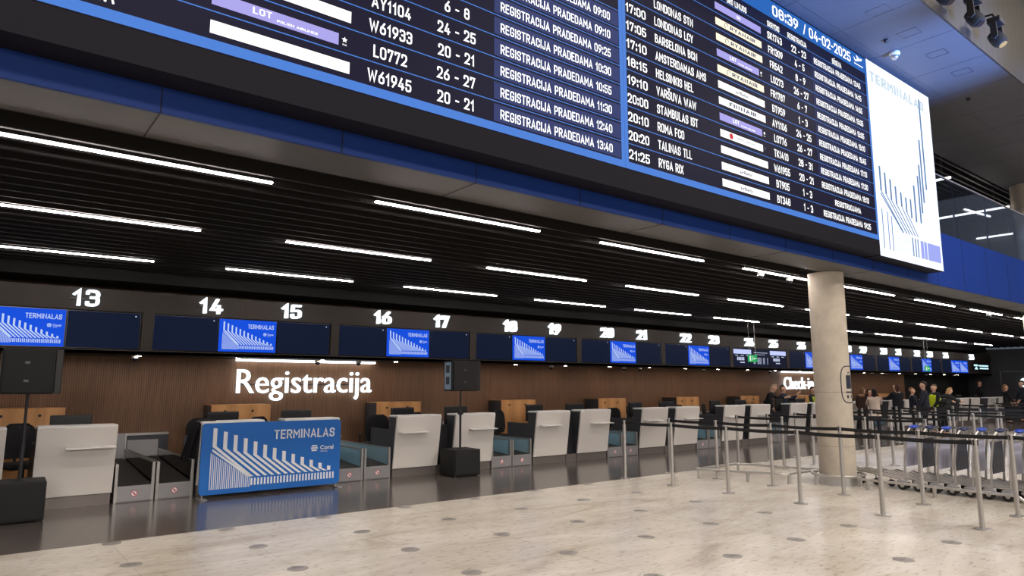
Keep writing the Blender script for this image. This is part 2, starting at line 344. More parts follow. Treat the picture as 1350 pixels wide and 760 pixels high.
def ribbon(mb, pts, t, y, ext, M):
    """a mitred band of width t along pts (2-D), drawn on plane y; M maps (x, z) to the final 2-D place"""
    out = []
    for i, p in enumerate(pts):                                      # round the flagged corners
        if len(p) > 2 and 0 < i < len(pts) - 1:
            P = Vector(p[:2]); a = Vector(pts[i - 1][:2]) - P; c = Vector(pts[i + 1][:2]) - P
            ra = min(p[2], a.length * .5, 9); rc = min(p[2], c.length * .5, 9); r = min(ra, rc); a.normalize(); c.normalize()
            for k in range(5): u = k / 4; out.append((P + a * r) * (1 - u) ** 2 + P * 2 * u * (1 - u) + (P + c * r) * u * u)
        else: out.append(Vector(p[:2]))
    q = [out[0]]
    for p in out[1:]:
        if (p - q[-1]).length > 1e-4: q.append(p)
    n = len(q); L = []
    for i in range(n):
        d0 = (q[i] - q[i - 1]).normalized() if i else (q[1] - q[0]).normalized(); d1 = (q[i + 1] - q[i]).normalized() if i < n - 1 else d0
        if i == 0: d0 = d1
        m = Vector((-(d0.y + d1.y), d0.x + d1.x)); m = m.normalized() if m.length > 1e-3 else Vector((-d0.y, d0.x)); k = max(m.dot(Vector((-d0.y, d0.x))), .45)
        e = Vector((0, 0))
        if i == 0: e = -d1 * t * .5
        if i == n - 1: e = d0 * t * .5
        L.append((q[i] + e + m * t * .5 / k, q[i] + e - m * t * .5 / k))
    vs = []
    for yy in ((y,) if not ext else (y - ext, y + ext)):
        for a, b_ in L:
            for p in (a, b_): x_, z_ = M(p.x, p.y); vs.append((x_, yy, z_))
    fs = [(2 * i, 2 * i + 1, 2 * i + 3, 2 * i + 2) for i in range(n - 1)]
    if ext:
        N = 2 * n; fs += [(N + 2 * i + 2, N + 2 * i + 3, N + 2 * i + 1, N + 2 * i) for i in range(n - 1)]
        fs += [(2 * i, 2 * i + 2, N + 2 * i + 2, N + 2 * i) for i in range(n - 1)] + [(2 * i + 3, 2 * i + 1, N + 2 * i + 1, N + 2 * i + 3) for i in range(n - 1)] + [(0, N, N + 1, 1), (N - 2, N - 1, 2 * N - 1, 2 * N - 2)]
    mb.add(vs, fs)
def text(mb, txt, x0, zc, h, y, width=None, align='L', bold=0.012, extrude=0.0, condense=0.8, weight=0.145):
    """letters of cap height h standing in the plane y, facing -y, centred on zc"""
    if all(c in FONT or c == ' ' for c in txt):
        T = weight; GAP = .11; tot = sum((.3 if c == ' ' else FONT[c][0]) for c in txt) + GAP * (len(txt) - 1)
        kx = width / tot if width else h * condense * 1.22
        x = x0 + {'L': 0, 'C': -tot * kx / 2, 'R': -tot * kx}[align]
        for c in txt:
            if c != ' ':
                W = FONT[c][0]
                for pl in FONT[c][1]:
                    pts = [((T / 2 + p[0] * (W - T), T / 2 + p[1] * (1 - T)) + tuple(p[2:])) for p in pl]
                    ribbon(mb, pts, T, y, extrude, lambda a, b_, x=x: (x + a * kx, zc + (b_ - .5) * h))
                x += (W + GAP) * kx
            else: x += (.3 + GAP) * kx
        return tot * kx
    vs, fs = glyphs(txt, bold, extrude)
    lo = min(v[0] for v in vs); hi = max(v[0] for v in vs); CAP = 0.70
    k = h / CAP; kx = (width / (hi - lo)) if width else k * condense
    off = {'L': 0, 'C': -(hi - lo) * kx / 2, 'R': -(hi - lo) * kx}[align]
    mb.add([(x0 + off + (v[0] - lo) * kx, y - v[2] * k, zc + (v[1] - CAP / 2) * k) for v in vs], fs)
    return (hi - lo) * kx

# ------------------------------------------------------------------ structure
X0, X1 = -5.0, 41.0
struct(MB().box(X0, X1 + 4, 8.42, 14.5, -0.1, 0).build('floor', M_granite))
struct(MB().box(X0, X1 + 4, -14, 8.42, -0.1, 0).build('floor', M_stone))
struct(MB().box(X0, 33.3, 13.55, 13.7, 0, 3.4).build('wall_back', M_wallwood))
struct(MB().box(33.3, X1, 13.55, 13.7, 0, 3.4).build('wall_back', M_void))
struct(MB().box(X1, X1 + 0.2, 2.0, 13.7, 0, 3.42).build('wall_end', M_endwall))
# bulkhead with screen bays
bk = MB()
bk.box(X0, X1, 12.45, 13.55, 2.11, 2.16); bk.box(X0, X1, 12.45, 12.5, 2.11, 2.175); bk.box(X0, X1, 12.45, 12.5, 2.785, 3.13)
bk.box(X0, X1, 12.5, 12.62, 2.16, 3.13); bk.box(X0, X1, 12.5, 13.55, 3.09, 3.13)
PIER = [2.155 + 3.243 * k for k in range(-1, 12)]
for p in PIER: bk.box(p, p + 0.165, 12.448, 12.5, 2.175, 2.785)
bulk = struct(bk.build('wall_bulkhead', M_bulk))
j = MB()
for k in range(-1, 26):
    x = 0.53 + 1.6215 * k
    j.box(x, x + 0.006, 12.4495, 12.452, 2.79, 3.13)
j.build('panel_joint', M_void, bulk)
# slatted ceiling over the counters
sl = MB()
for q in range(-1, 22):
    y = 6.32 + 0.285 * q
    if abs(y - 5.87) < 0.4:
        for a, b in ((X0, 11.0), (11.84, 22.5), (23.3, X1)): sl.box(a, b, y - 0.02, y + 0.02, 3.48, 3.6)
    else: sl.box(X0, X1, y - 0.02, y + 0.02, 3.48, 3.6)
struct(sl.build('ceiling_slats', M_slat))
struct(MB().box(X0, X1, 5.75, 14.3, 3.85, 3.95).build('ceiling', M_void))
struct(MB().box(X0, X1, 12.6, 14.3, 3.3, 3.85).build('ceiling', M_void))
# edge beam: soffit, blue fascia, slab
struct(MB().box(X0, X1 + 4, 5.17, 5.74, 3.52, 4.3).build('beam', M_soffit))
fa = struct(MB().box(X0, X1 + 4, 5.14, 5.17, 3.52, 4.6).build('trim_fascia', M_navy))
j = MB()
for k in range(-3, 33):
    x = 0.9 + 1.36 * k; j.box(x, x + 0.008, 5.137, 5.142, 3.522, 4.6)
    if k % 2 == 0: j.box(x, x + 0.008, 5.142, 5.74, 3.517, 3.524)
j.build('panel_joint', M_void, fa)
struct(MB().box(X0, X1 + 4, 5.17, 13, 4.3, 4.58).build('floor_mezzanine', M_ceil))
struct(MB().box(X0, 27.2, 12.6, 12.8, 4.58, 7.2).build('wall_mezzanine', M_dark))
struct(MB().box(27.0, 27.2, 7.2, 12.6, 4.58, 7.2).build('wall_mezzanine', M_soffit))
# high ceiling over the board, hall fascia, hall roof
hc = struct(MB().box(X0, X1 + 4, 3.63, 6.2, 7.2, 7.35).build('ceiling', M_ceil))
h = MB()
def frame(x0, x1, y0, y1, z, t=0.012):
    h.box(x0, x1, y0, y0 + t, z - 0.004, z + 0.002); h.box(x0, x1, y1 - t, y1, z - 0.004, z + 0.002)
    h.box(x0, x0 + t, y0, y1, z - 0.004, z + 0.002); h.box(x1 - t, x1, y0, y1, z - 0.004, z + 0.002)
for x in (9.0, 10.16, 11.22, 12.33, 13.44, 16.8, 19.2): frame(x, x + 0.25, 3.98, 4.27, 7.2)
h.build('access_hatch', M_grey, hc)
j = MB()
for k in range(-3, 33):
    x = 0.9 + 1.36 * k; j.box(x, x + 0.006, 3.63, 6.2, 7.197, 7.201)
j.box(X0, X1 + 4, 4.76, 4.766, 7.197, 7.201)
j.build('panel_joint', M_grey, hc)
sl = MB(); y = 6.3
while y < 12.5: sl.box(X0, X1 + 4, y - 0.03, y + 0.03, 7.2, 7.32); y += 0.2
struct(sl.build('ceiling_slats_mezzanine', M_dark))
struct(MB().box(X0, X1 + 4, 6.2, 13, 7.4, 7.5).build('ceiling', M_void))
struct(MB().box(X0, X1 + 4, 3.6, 3.63, 7.2, 8.95).build('wall_hall', M_fasciawood))
struct(MB().box(X0, X1 + 4, 3.6, 3.63, 8.95, 12.6).build('wall_hall', M_dark))
struct(MB().box(X0 - 10, X1 + 4, -16, 3.63, 12.6, 12.7).build('ceiling_hall', M_dark))

# ------------------------------------------------------------------ columns
CX, CY = 11.45, 5.8
def column(x, y, label):
    t = thing('concrete_column', label, 'column', (x, y, 0))
    b = MB().lathe([(0.283, 0.12), (0.283, 3.519)], n=48); b.build('shaft', M_conc, t, smooth=True)
    b = MB()
    for z in (0.62, 1.5): b.lathe([(0.2835, z), (0.284, z + 0.002), (0.2835, z + 0.006)], n=48)
    b.build('casting_joint', M_plinth, t, smooth=True)
    MB().lathe([(0.29, 0), (0.29, 0.125)], n=48).build('steel_skirt', M_alu, t, smooth=True)
    return t
c1 = column(CX, CY, 'round concrete column with a luggage pictogram, standing among the barrier posts')
c2 = column(22.9, CY, 'far concrete column cut by the right edge of the photo, under the blue fascia')
b = MB().lathe([(0.283, 4.6), (0.283, 7.199)], n=40); tag(b.build('concrete_column', M_conc, None, smooth=True, loc=(22.9, CY, 0)), 'round concrete column on the upper floor behind the glass balustrade', 'column')
# pictogram wrapped on the first column (angles measured from +x)
def wrap(b, a0, a1, z0, z1, r=0.2855, n=8):
    vs = []; fs = []
    for i in range(n + 1):
        a = a0 + (a1 - a0) * i / n; vs += [(r * math.cos(a), r * math.sin(a), z0), (r * math.cos(a), r * math.sin(a), z1)]
    for i in range(n): fs.append((2 * i, 2 * i + 1, 2 * i + 3, 2 * i + 2))
    b.add(vs, fs)
ac = R(207 + 63); s_ = MB()
wrap(s_, ac - 0.27, ac + 0.27, 1.56, 1.78); wrap(s_, ac - 0.32, ac + 0.32, 1.49, 1.515)
for da in (-0.2, 0.2):
    pts = []
    s2 = [(ac + da + 0.085 * math.cos(q), 1.43 + 0.03 * math.sin(q)) for q in [k * PI / 5 for k in range(10)]]
    s_.add([(0.2855 * math.cos(a), 0.2855 * math.sin(a), z) for a, z in s2], [tuple(range(10))])
for da in (-0.09, 0.09): wrap(s_, ac + da - 0.012, ac + da + 0.012, 1.78, 1.83, n=2)
wrap(s_, ac - 0.1, ac + 0.1, 1.82, 1.834)
pic = s_.build('luggage_pictogram', mat('dark_blue_vinyl', rgb(28, 34, 54), 0.5), c1, fix=False)
ol = MB(); path = []
for k in range(49):
    q = 2 * PI * k / 48; ex = 0.62 * (abs(math.cos(q)) ** 0.5) * (1 if math.cos(q) >= 0 else -1); ez = 0.3 * (abs(math.sin(q)) ** 0.62) * (1 if math.sin(q) >= 0 else -1)
    path.append((0.285 * math.cos(ac + ex), 0.285 * math.sin(ac + ex), 1.63 + ez))
ol.tube(path, 0.008, 6); ol.build('pictogram_outline', mat('dark_blue_vinyl', rgb(28, 34, 54), 0.5), c1, smooth=True)

# ------------------------------------------------------------------ departures boards
YB = 4.865
M_bd_bg = screen('board_navy', rgb(25, 24, 46), 1.0)
M_bd_blue = screen('board_blue', rgb(72, 122, 205), 1.15)
M_bd_head = screen('board_header_blue', rgb(40, 98, 178), 1.1)
M_bd_cell = screen('board_cell', rgb(52, 62, 110), 1.0)
M_bd_cell2 = screen('board_cell_dark', rgb(34, 40, 78), 1.0)
M_bd_txt = screen('board_white_text', rgb(255, 255, 255), 1.5)
M_bd_pur = screen('tile_purple', rgb(166, 160, 228), 1.1)
M_bd_wht = screen('tile_white', rgb(255, 254, 250), 1.35)
M_bd_crm = screen('tile_cream', rgb(255, 244, 214), 1.2)
M_bd_gtx = screen('tile_grey_text', rgb(96, 98, 124), 1.0)
M_frame = mat('board_frame', rgb(24, 23, 32), 0.6, noise=0.05, spec=0.08)
def casing(x0, x1, z0, z1): return MB().box(x0, x1, YB + 0.003, 5.136, z0, z1)
ROWZ = [4.128 + 0.2162 * k for k in range(13)]
def lot_star(b, x, z, r, y):
    pts = []
    for k in range(10):
        q = PI / 2 + k * PI / 5; rr = r if k % 2 == 0 else r * 0.45; pts.append((x + rr * math.cos(q), z + rr * math.sin(q)))
    b.poly(pts, y)
def tile(par, kind, x0, x1, z, h=0.098):
    y = YB - 0.004
    m = {'lot': M_bd_pur, 'sas': M_bd_pur, 'ryan': M_bd_crm}.get(kind, M_bd_wht)
    o = MB().quad(x0, x1 if kind not in ('lot', 'turk') else x1 - 0.1, z - h / 2, z + h / 2, y).build('airline_tile', m, par, fix=False)
    b = MB(); w_ = x1 - x0; yt = y - 0.002; mt = M_bd_gtx
    if kind == 'lot':
        text(b, 'LOT', x0 + w_ * 0.27, z + 0.008, h * 0.52, yt, bold=0.03, condense=1.1, width=0.14); text(b, 'POLISH AIRLINES', x0 + w_ * 0.44, z - 0.018, h * 0.2, yt, bold=0, width=w_ * 0.3)
        lot_star(b, x1 - 0.05, z + 0.008, 0.026, yt); text(b, 'STAR', x1 - 0.05, z - 0.034, 0.014, yt, align='C'); mt = M_bd_txt
    elif kind == 'sas': text(b, 'SAS', (x0 + x1) / 2, z, h * 0.45, yt, align='C', bold=0.03); mt = M_bd_txt
    elif kind == 'ryan': text(b, 'RYANAIR', x0 + w_ * 0.3, z, h * 0.56, yt, width=w_ * 0.55, weight=.19); b.tube([(x0 + w_ * .22 + 0.035 * math.cos(q), yt, z + 0.035 * math.sin(q)) for q in [k * PI / 5 for k in range(8)]], 0.004, 5)
    elif kind == 'fin': text(b, 'FINNAIR', (x0 + x1) / 2, z, h * 0.56, yt, align='C', width=w_ * 0.58, weight=.2)
    elif kind == 'balt': text(b, 'airBaltic', (x0 + x1) / 2, z, h * 0.46, yt, align='C', width=w_ * 0.28, bold=.02)
    elif kind == 'turk':
        text(b, 'TURKISH AIRLINES', x0 + w_ * 0.3, z, h * 0.25, yt, width=w_ * 0.42, bold=0)
        b2 = MB(); b2.add([(x0 + w_ * .22 + 0.04 * math.cos(q), yt, z + 0.04 * math.sin(q)) for q in [k * PI / 8 for k in range(16)]], [tuple(range(16))]); b2.build('round_emblem', screen('tile_red', rgb(210, 50, 60), 1.0), o, fix=False)
        lot_star(b, x1 - 0.05, z + 0.008, 0.026, yt)
    else: text(b, 'W', (x0 + x1) / 2, z, h * 0.3, yt, align='C', bold=0) if kind == 'wizz_' else None
    if b.v: b.build('airline_lettering', mt, o, fix=False)
def wtext(t, name, *a, **kw):
    b = MB(); text(b, *a, **kw)
    if b.v: b.build(name, M_bd_txt, t, fix=False)
def board(x0, x1, label, rows, cx, header):
    """cx: column x's: time, destination, tile0, tile1, flight centre, gate centre, status0, status1"""
    z0, z1 = 3.71, 7.1
    t = thing('departures_board', label, 'flight board', (0, 0, 0))
    casing(x0, x1, z0, z1).build('casing', M_frame, t)
    bx0, bx1 = x0, x1
    MB().quad(bx0, bx1, 3.95, 7.07, YB).build('screen', M_bd_bg, t, fix=False)
    bl = MB(); y = YB - 0.002
    bl.quad(bx0, bx1, 3.955, 4.035, y); bl.quad(x1 - 0.055, bx1, 4.035, 6.8, y); bl.quad(bx0, x0 + 0.055, 4.035, 6.8, y)
    for k in range(12): 
        z = 4.2475 + 0.2162 * k - 0.006; bl.quad(x0 + 0.055, x1 - 0.055, z, z + 0.009, y)
    bl.build('blue_border', M_bd_blue, t, fix=False)
    MB().quad(bx0, bx1, 6.8, 7.07, y).build('header_band', M_bd_head, t, fix=False)
    wr = MB(); yt = YB - 0.006; H = 0.108
    for k, (tm, dst, air, fl, gt, st) in enumerate(rows):
        z = ROWZ[k]
        if tm: wtext(t, 'departure_time', tm, cx[0], z, H, yt, width=0.34)
        if dst: wtext(t, 'destination', dst, cx[1], z, H, yt, condense=0.72)
        if air: tile(t, air, cx[2], cx[3], z)
        if fl: wtext(t, 'flight_code', fl, cx[4], z, H, yt, align='C', condense=0.78)
        if gt: wtext(t, 'counter_lettering', gt, cx[5], z, H, yt, align='C', condense=0.82)
        if st:
            if header is None or k >= 3: MB().quad(cx[6], cx[7], z - 0.078, z + 0.092, YB - 0.003).build('status_cell', M_bd_cell if header is None else M_bd_cell2, t, fix=False)
            if st == 'REGISTRUOJAMA': wtext(t, 'status_text', st, (cx[6] + cx[7]) / 2, z, H * 0.82, yt, align='C', width=0.82)
            else: wtext(t, 'status_text', 'REGISTRACIJA PRADEDAMA ' + st, cx[6] + 0.075, z, H * 0.88, yt, width=cx[7] - cx[6] - 0.21)
    if header:
        for tx, xc in header['cols']: wtext(t, 'column_heading', tx, xc, 6.68, 0.085, yt, align='C', condense=0.72)
        wtext(t, 'clock', '08:39', 8.57, 6.935, 0.165, yt, width=0.7); wtext(t, 'date_slash', '/', 9.41, 6.935, 0.165, yt, width=0.08); wtext(t, 'date', '04-02-2025', 9.58, 6.935, 0.165, yt, width=1.31)
        # departing aeroplane pictogram
        px, pz = 11.17, 6.95
        wr.poly([(px - .14, pz - .01), (px - .11, pz - .03), (px + .1, pz + .035), (px + .13, pz + .06), (px + .1, pz + .075), (px - .02, pz + .04)], yt)
        wr.poly([(px - .03, pz + .02), (px + .04, pz + .045), (px - .05, pz + .09), (px - .08, pz + .085)], yt); wr.poly([(px - .14, pz - .01), (px - .12, pz), (px - .15, pz + .04), (px - .17, pz + .035)], yt)
        wr.quad(px - .16, px + .15, pz - .075, pz - .06, yt)
    if wr.v: wr.build('aeroplane_pictogram', M_bd_txt, t, fix=False)
    return t
RR = [('21:25', 'RYGA RIX', 'balt', 'BT348', '1 - 3', '19:25'), ('20:20', 'TALINAS TLL', 'balt', 'BT905', '1 - 3', 'REGISTRUOJAMA'), ('20:10', 'ROMA FCO', 'wizz', 'W61955', '20 - 21', '18:10'),
      ('20:00', 'STAMBULAS IST', 'turk', 'TK1410', '28 - 31', '17:30'), ('19:10', 'VARŠUVA WAW', 'lot', 'LO776', '26 - 27', '17:10'), ('18:15', 'HELSINKIS HEL', 'fin', 'AY1106', '24 - 25', '15:45'),
      ('17:10', 'AMSTERDAMAS AMS', 'balt', 'BT959', '1 - 3', '15:10'), ('17:05', 'BARSELONA BCN', 'ryan', 'FR1787', '6 - 7', '15:05'), ('17:00', 'LONDONAS LCY', 'lot', 'LO273', '26 - 27', '15:05'),
      ('', 'LONDONAS STN', 'ryan', 'FR542', '8 - 9', '14:55'), ('', '', 'ryan', 'FR1309', '4 - 5', '14:15'), ('', '', 'sas', 'SK1743', '22 - 23', '13:45')]
board(5.405, 11.445, 'right departures board, clock in its header, beside the bright white advert', RR, (5.465, 5.96, 7.18, 8.24, 8.59, 9.24, 9.6, 11.3),
      {'cols': [('ORO LINIJOS', 7.68), ('SKRYDIS', 8.57), ('REGISTRACIJA', 9.21), ('BŪSENA', 10.4)], 'clock': '08:39 / 04-02-2025'})
LR = [('', 'LCA', 'wizz', 'W61945', '20 - 21', '13:40'), ('', '', 'lot', 'LO772', '26 - 27', '12:40'), ('', '', 'wizz', 'W61933', '20 - 21', '11:30'), ('', '', '', 'AY1104', '24 - 25', '10:55'),
      ('', '', '', '', '6 - 8', '10:30'), ('', '', '', '', '', '09:25'), ('', '', '', '', '', '09:10'), ('', '', '', '', '', '09:00')]
board(-0.6, 5.403, 'left departures board, cropped by the top left of the photo', LR, (-0.55, 0.36, 1.125, 2.18, 2.54, 3.2, 3.62, 5.34), None)
# white advertising screen
t = thing('advertising_screen', 'bright white advert screen with thin blue lines, right end of the boards', 'advert screen')
casing(11.447, 14.03, 3.7, 7.1).build('casing', M_frame, t)
MB().quad(11.455, 14.025, 3.705, 7.095, YB).build('screen', emis('advert_white', (0.92, 1.0, 1.22, 1), 1.25), t, fix=False)
b = MB(); yt = YB - 0.004
def bar(b, x, z0, z1, wd, y): b.quad(x - wd / 2, x + wd / 2, z0, z1, y)
def stroke(b, p, q, wd, y):
    d = Vector((q[0] - p[0], q[1] - p[1])); n = Vector((-d.y, d.x)).normalized() * wd / 2
    b.poly([(p[0] - n.x, p[1] - n.y), (q[0] - n.x, q[1] - n.y), (q[0] + n.x, q[1] + n.y), (p[0] + n.x, p[1] + n.y)], y)
TOP = [(11.65, 5.25, 4.82), (11.83, 5.17, 4.79), (12.02, 5.09, 4.72), (12.21, 5.0, 4.68), (12.41, 4.93, 4.67), (12.6, 4.87, 4.6), (12.79, 4.87, 4.52)]
for i, (x, a, e) in enumerate(TOP):
    bar(b, x, e, a, 0.062, yt)
    if i < 6: stroke(b, (x, e), (12.42 + i * 0.115 if i else 12.4, 4.21), 0.03, yt)
stroke(b, (11.62, 4.78), (12.38, 4.21), 0.03, yt)
for x, a, e in [(12.98, 5.16, 4.48), (13.18, 5.37, 4.49), (13.28, 5.6, 4.69), (13.39, 6.1, 4.9), (13.54, 6.92, 5.17)]: bar(b, x, e, a, 0.068, yt)
for x, a in [(11.62, 4.51), (11.82, 4.49), (11.96, 4.44)]: bar(b, x, 3.84, a, 0.032, yt)
for k in range(8): bar(b, 12.08 + k * 0.09, 3.84, 4.4 - k * .03, 0.008, yt)
for x in (12.75, 12.86, 12.96): bar(b, x, 3.84, 4.17, 0.045, yt)
b2 = MB(); text(b2, 'TERMINALAS', 11.54, 6.82, 0.18, yt, width=2.2, weight=.2); b2.build('title_lettering', screen('advert_pale_blue', rgb(204, 222, 234), 1.0), t, fix=False)
b.build('advert_lines', screen('advert_grey_blue', rgb(112, 142, 184), 0.9), t, fix=False)
b = MB(); b.quad(13.07, 13.2, 3.84, 4.16, yt); b.quad(13.22, 13.34, 3.84, 4.16, yt); b.quad(13.37, 13.94, 3.84, 4.16, yt); b.build('advert_block', screen('advert_violet', rgb(150, 160, 228), 1.2), t, fix=False)

# ------------------------------------------------------------------ shared TERMINALAS artwork
def artwork(W, H, x, z, y, dy=0.0015):
    """u,v in 0..1 of a W x H field whose top-left is (x, z)"""
    b = MB(); tl = MB(); lg = MB()
    def P(u, v): return (x + u * W, z - v * H)
    for i in range(13):
        u = .085 + .069 * i; vt = .066 + .0537 * i; ve = .33 + .0375 * i
        wd = .026; a = [P(u - wd / 2, vt), P(u + wd / 2, vt + .01), P(u + wd / 2, ve), P(u - wd / 2, ve)]
        if vt < ve - 0.01: b.poly(a, y)
        ue = .345 + .0495 * i
        if ve < .775: b.poly([P(u - wd / 2, ve), P(u + wd / 2, ve - .005), P(ue + .012, .785), P(ue - .012, .785)], y)
    b.poly([P(.072, .36), P(.072, .395), P(.318, .785), P(.342, .785)], y)
    for i in range(27):
        u = .345 + .0232 * i; b.poly([P(u - .006, .81), P(u + .006, .81), P(u + .006, .91), P(u - .006, .91)], y)
    for i in range(22):
        u = .066 + .0125 * i; v = .42 + (.79 - .42) * i / 21; b.poly([P(u - .0028, v), P(u + .0028, v), P(u + .0028, .93), P(u - .0028, .93)], y)
    text(tl, 'TERMINALAS', x + .49 * W, z - .195 * H, .135 * H, y, width=.46 * W, bold=0.025)
    cx_, cz = x + .795 * W, z - .43 * H; r = .055 * H
    for k in range(3):
        zz = cz + (k - 1) * r * .62; hw = math.sqrt(max(r * r - (zz - cz) ** 2, 0)); lg.quad(cx_ - hw, cx_ + hw, zz - r * .2, zz + r * .2, y)
    text(lg, 'Coral', x + .84 * W, cz + .006 * H, .06 * H, y, width=.105 * W, bold=0.02); text(lg, 'TRAVEL', x + .84 * W, cz - .055 * H, .018 * H, y, width=.06 * W, bold=0)
    return ((b, 'line_artwork'), (tl, 'title_lettering'), (lg, 'logo'))
ART = artwork(1.0, 0.5625, 0, 0.5625, 0)
TXT_ART = [b_.build(n_, M_bluelite, None, fix=False) for b_, n_ in ART]
for o in TXT_ART: COL.objects.unlink(o)

# ------------------------------------------------------------------ counter screens in the bulkhead
def scr_flight(t, xo, kind):
    b = MB().quad(xo + 0.02, xo + 0.98, 0.4, 0.54, -0.004); b.build('header_bar', screen('fids_lilac', rgb(190, 200, 250), 1.1), t, fix=False) if kind else None
    wr = MB(); yt = -0.006
    if kind:
        for k in range(5): wr.quad(xo + 0.2 + k * .08, xo + 0.26 + k * .08, 0.2, 0.3, yt)
        for k in range(3): wr.quad(xo + 0.1 + k * .3, xo + 0.26 + k * .3, 0.34, 0.36, yt)
        wr.quad(xo + 0.35, xo + 0.6, 0.12, 0.15, yt)
    else:
        wr.quad(xo + 0.1, xo + .9, 0.45, 0.465, yt); wr.quad(xo + 0.15, xo + .75, 0.39, 0.4, yt)
        for c in (0.08, 0.14, 0.3, 0.36, 0.42, 0.48, 0.62, 0.68, 0.86):
            for k in range(6): wr.quad(xo + c, xo + c + 0.035, 0.1 + k * .035, 0.122 + k * .035, yt)
    wr.build('display_writing', screen('fids_white', rgb(210, 220, 250), 0.9), t, fix=False)
WORD = ['first', 'second', 'third', 'fourth', 'fifth', 'sixth', 'seventh', 'eighth', 'ninth', 'tenth', 'eleventh', 'twelfth', 'thirteenth', 'fourteenth', 'fifteenth']
NUMS = [(13, 1.31), (14, 3.15), (15, 4.56), (16, 6.43), (17, 7.83), (18, 9.69), (19, 11.06), (20, 12.92), (21, 14.3), (22, 16.16), (23, 17.5), (24, 19.36), (25, 20.75), (26, 22.5), (28, 25.8), (29, 27.04), (30, 28.78), (31, 30.16), (32, 31.95), (33, 33.29), (34, 35.07), (36, 38.23)]
def counters(k): return 'counters %d and %d' % (14 + 2 * k, 15 + 2 * k)
for k in range(-1, 12):
    bx = 2.322 + 3.243 * k
    for s in range(3):
        xs = bx + 1.02 * s
        if k == -1 and s == 0: continue
        if xs > 37.5: continue
        lit = (s == 1)
        if k == 10: lit = s in (1, 2)
        fids = (k == 5); where = ['left', 'middle', 'right'][s]
        kind_ = 'flight information' if fids else ('lit blue advert' if lit else 'dark switched-off')
        tt = thing('wall_screen', '%s screen, %s of three under %s' % (kind_, where, counters(k)) if k > -1 else '%s screen under number 13' % kind_, 'screen', (xs, 12.452, 2.19), 0, 'screens in the wall band')
        MB().box(0, 1.01, 0, 0.045, 0, 0.58).build('bezel', M_blackgloss, tt)
        f = MB().quad(0.008, 1.002, 0.008, 0.572, -0.002)
        f.build('screen', screen('fids_navy', rgb(14, 18, 44), 0.9) if fids else (M_blue if lit else M_dim), tt, fix=False)
        if fids: scr_flight(tt, 0.0, [1, 0, 2][s])
        elif lit:
            for q in TXT_ART: a = q.copy(); COL.objects.link(a); a.parent = tt; a.location = (0.005, -0.004, 0.008)
        elif s != 1:
            MB().box(0.93, 0.945, -0.004, 0, 0.52, 0.535).build('status_light', emis('tiny_led', (0.8, 0.9, 1, 1), 1.2), tt)
for n, x in NUMS:
    tt = thing('counter_number', 'white lit counter number %d above the wall screens' % n, 'number sign', (x, 12.45, 2.965), 0, 'lit counter numbers')
    s = str(n); ws = []
    for i, ch in enumerate(s):
        b = MB(); text(b, ch, (-0.022 if i == 0 else 0.022), 0, 0.255, -0.055, align='R' if i == 0 else 'L', weight=0.14, extrude=0.05, condense=1.12)
        b.build('digit', M_letter, tt, fix=False)
    MB().box(-0.17, 0.17, -0.025, 0.0, -0.02, 0.0).build('mounting_rail', M_dark, tt)

# ------------------------------------------------------------------ lit wall signs
def wallsign(name, txt, x, width, zc, cap, label):
    t = thing(name, label, 'sign', (x, 13.55, zc))
    vs_all, _ = glyphs(txt, 0.0, 0.05); lo = min(v[0] for v in vs_all); hi = max(v[0] for v in vs_all); kx = width / (hi - lo); k = cap / 0.7
    for ch, x_, g in layout(txt, 0.0, 0.05):
        MB().add([((v[0] + x_ - lo) * kx, -0.075 - v[2] * k * 0.9, (v[1] - 0.25) * k) for v in g[0]], g[1]).build('letter', M_letter, t, fix=False)
    MB().box(0, width, -0.018, 0.0, -0.01, 0.01).build('mounting_rail', M_dark, t)
    return t
wallsign('registration_sign', 'Registracija', 4.0, 2.79, 1.632, 0.462, 'glowing white Registracija lettering on the ribbed wood wall')
wallsign('check_in_sign', 'Check-in', 23.12, 2.02, 1.632, 0.44, 'glowing white Check-in lettering left of the concrete column')
for x0, x1, lab in ((3.97, 6.85, 'Registracija'), (23.0, 25.4, 'Check-in')):
    tag(MB().box(x0, x1, 13.42, 13.5, 2.07, 2.11).build('cove_light', M_cove), 'bright strip light under the wall band over the %s sign' % lab, 'light')

# ------------------------------------------------------------------ ceiling strip lights
for r, (yy, nm) in enumerate(((6.18, 'front'), (8.69, 'middle'), (11.35, 'rear'))):
    for k in range(-1, 11):
        x = 3.1 + 3.243 * k
        o = MB().box(x, x + 2.2, yy - 0.032, yy + 0.032, 3.475, 3.6).build('strip_light', M_dark)
        tag(o, '%s strip light from the left in the %s ceiling row' % (WORD[k + 1], nm), 'ceiling light', 'strip lights in the slatted ceiling')
        MB().box(x + 0.004, x + 2.196, yy - 0.014, yy + 0.014, 3.462, 3.4755).build('lens', M_strip, o)
        MB().cyl((x + 0.3, yy, 3.6), (x + 0.3, yy, 3.852), 0.005, n=6).build('hanger', M_dark, o); MB().cyl((x + 1.9, yy, 3.6), (x + 1.9, yy, 3.852), 0.005, n=6).build('hanger', M_dark, o)

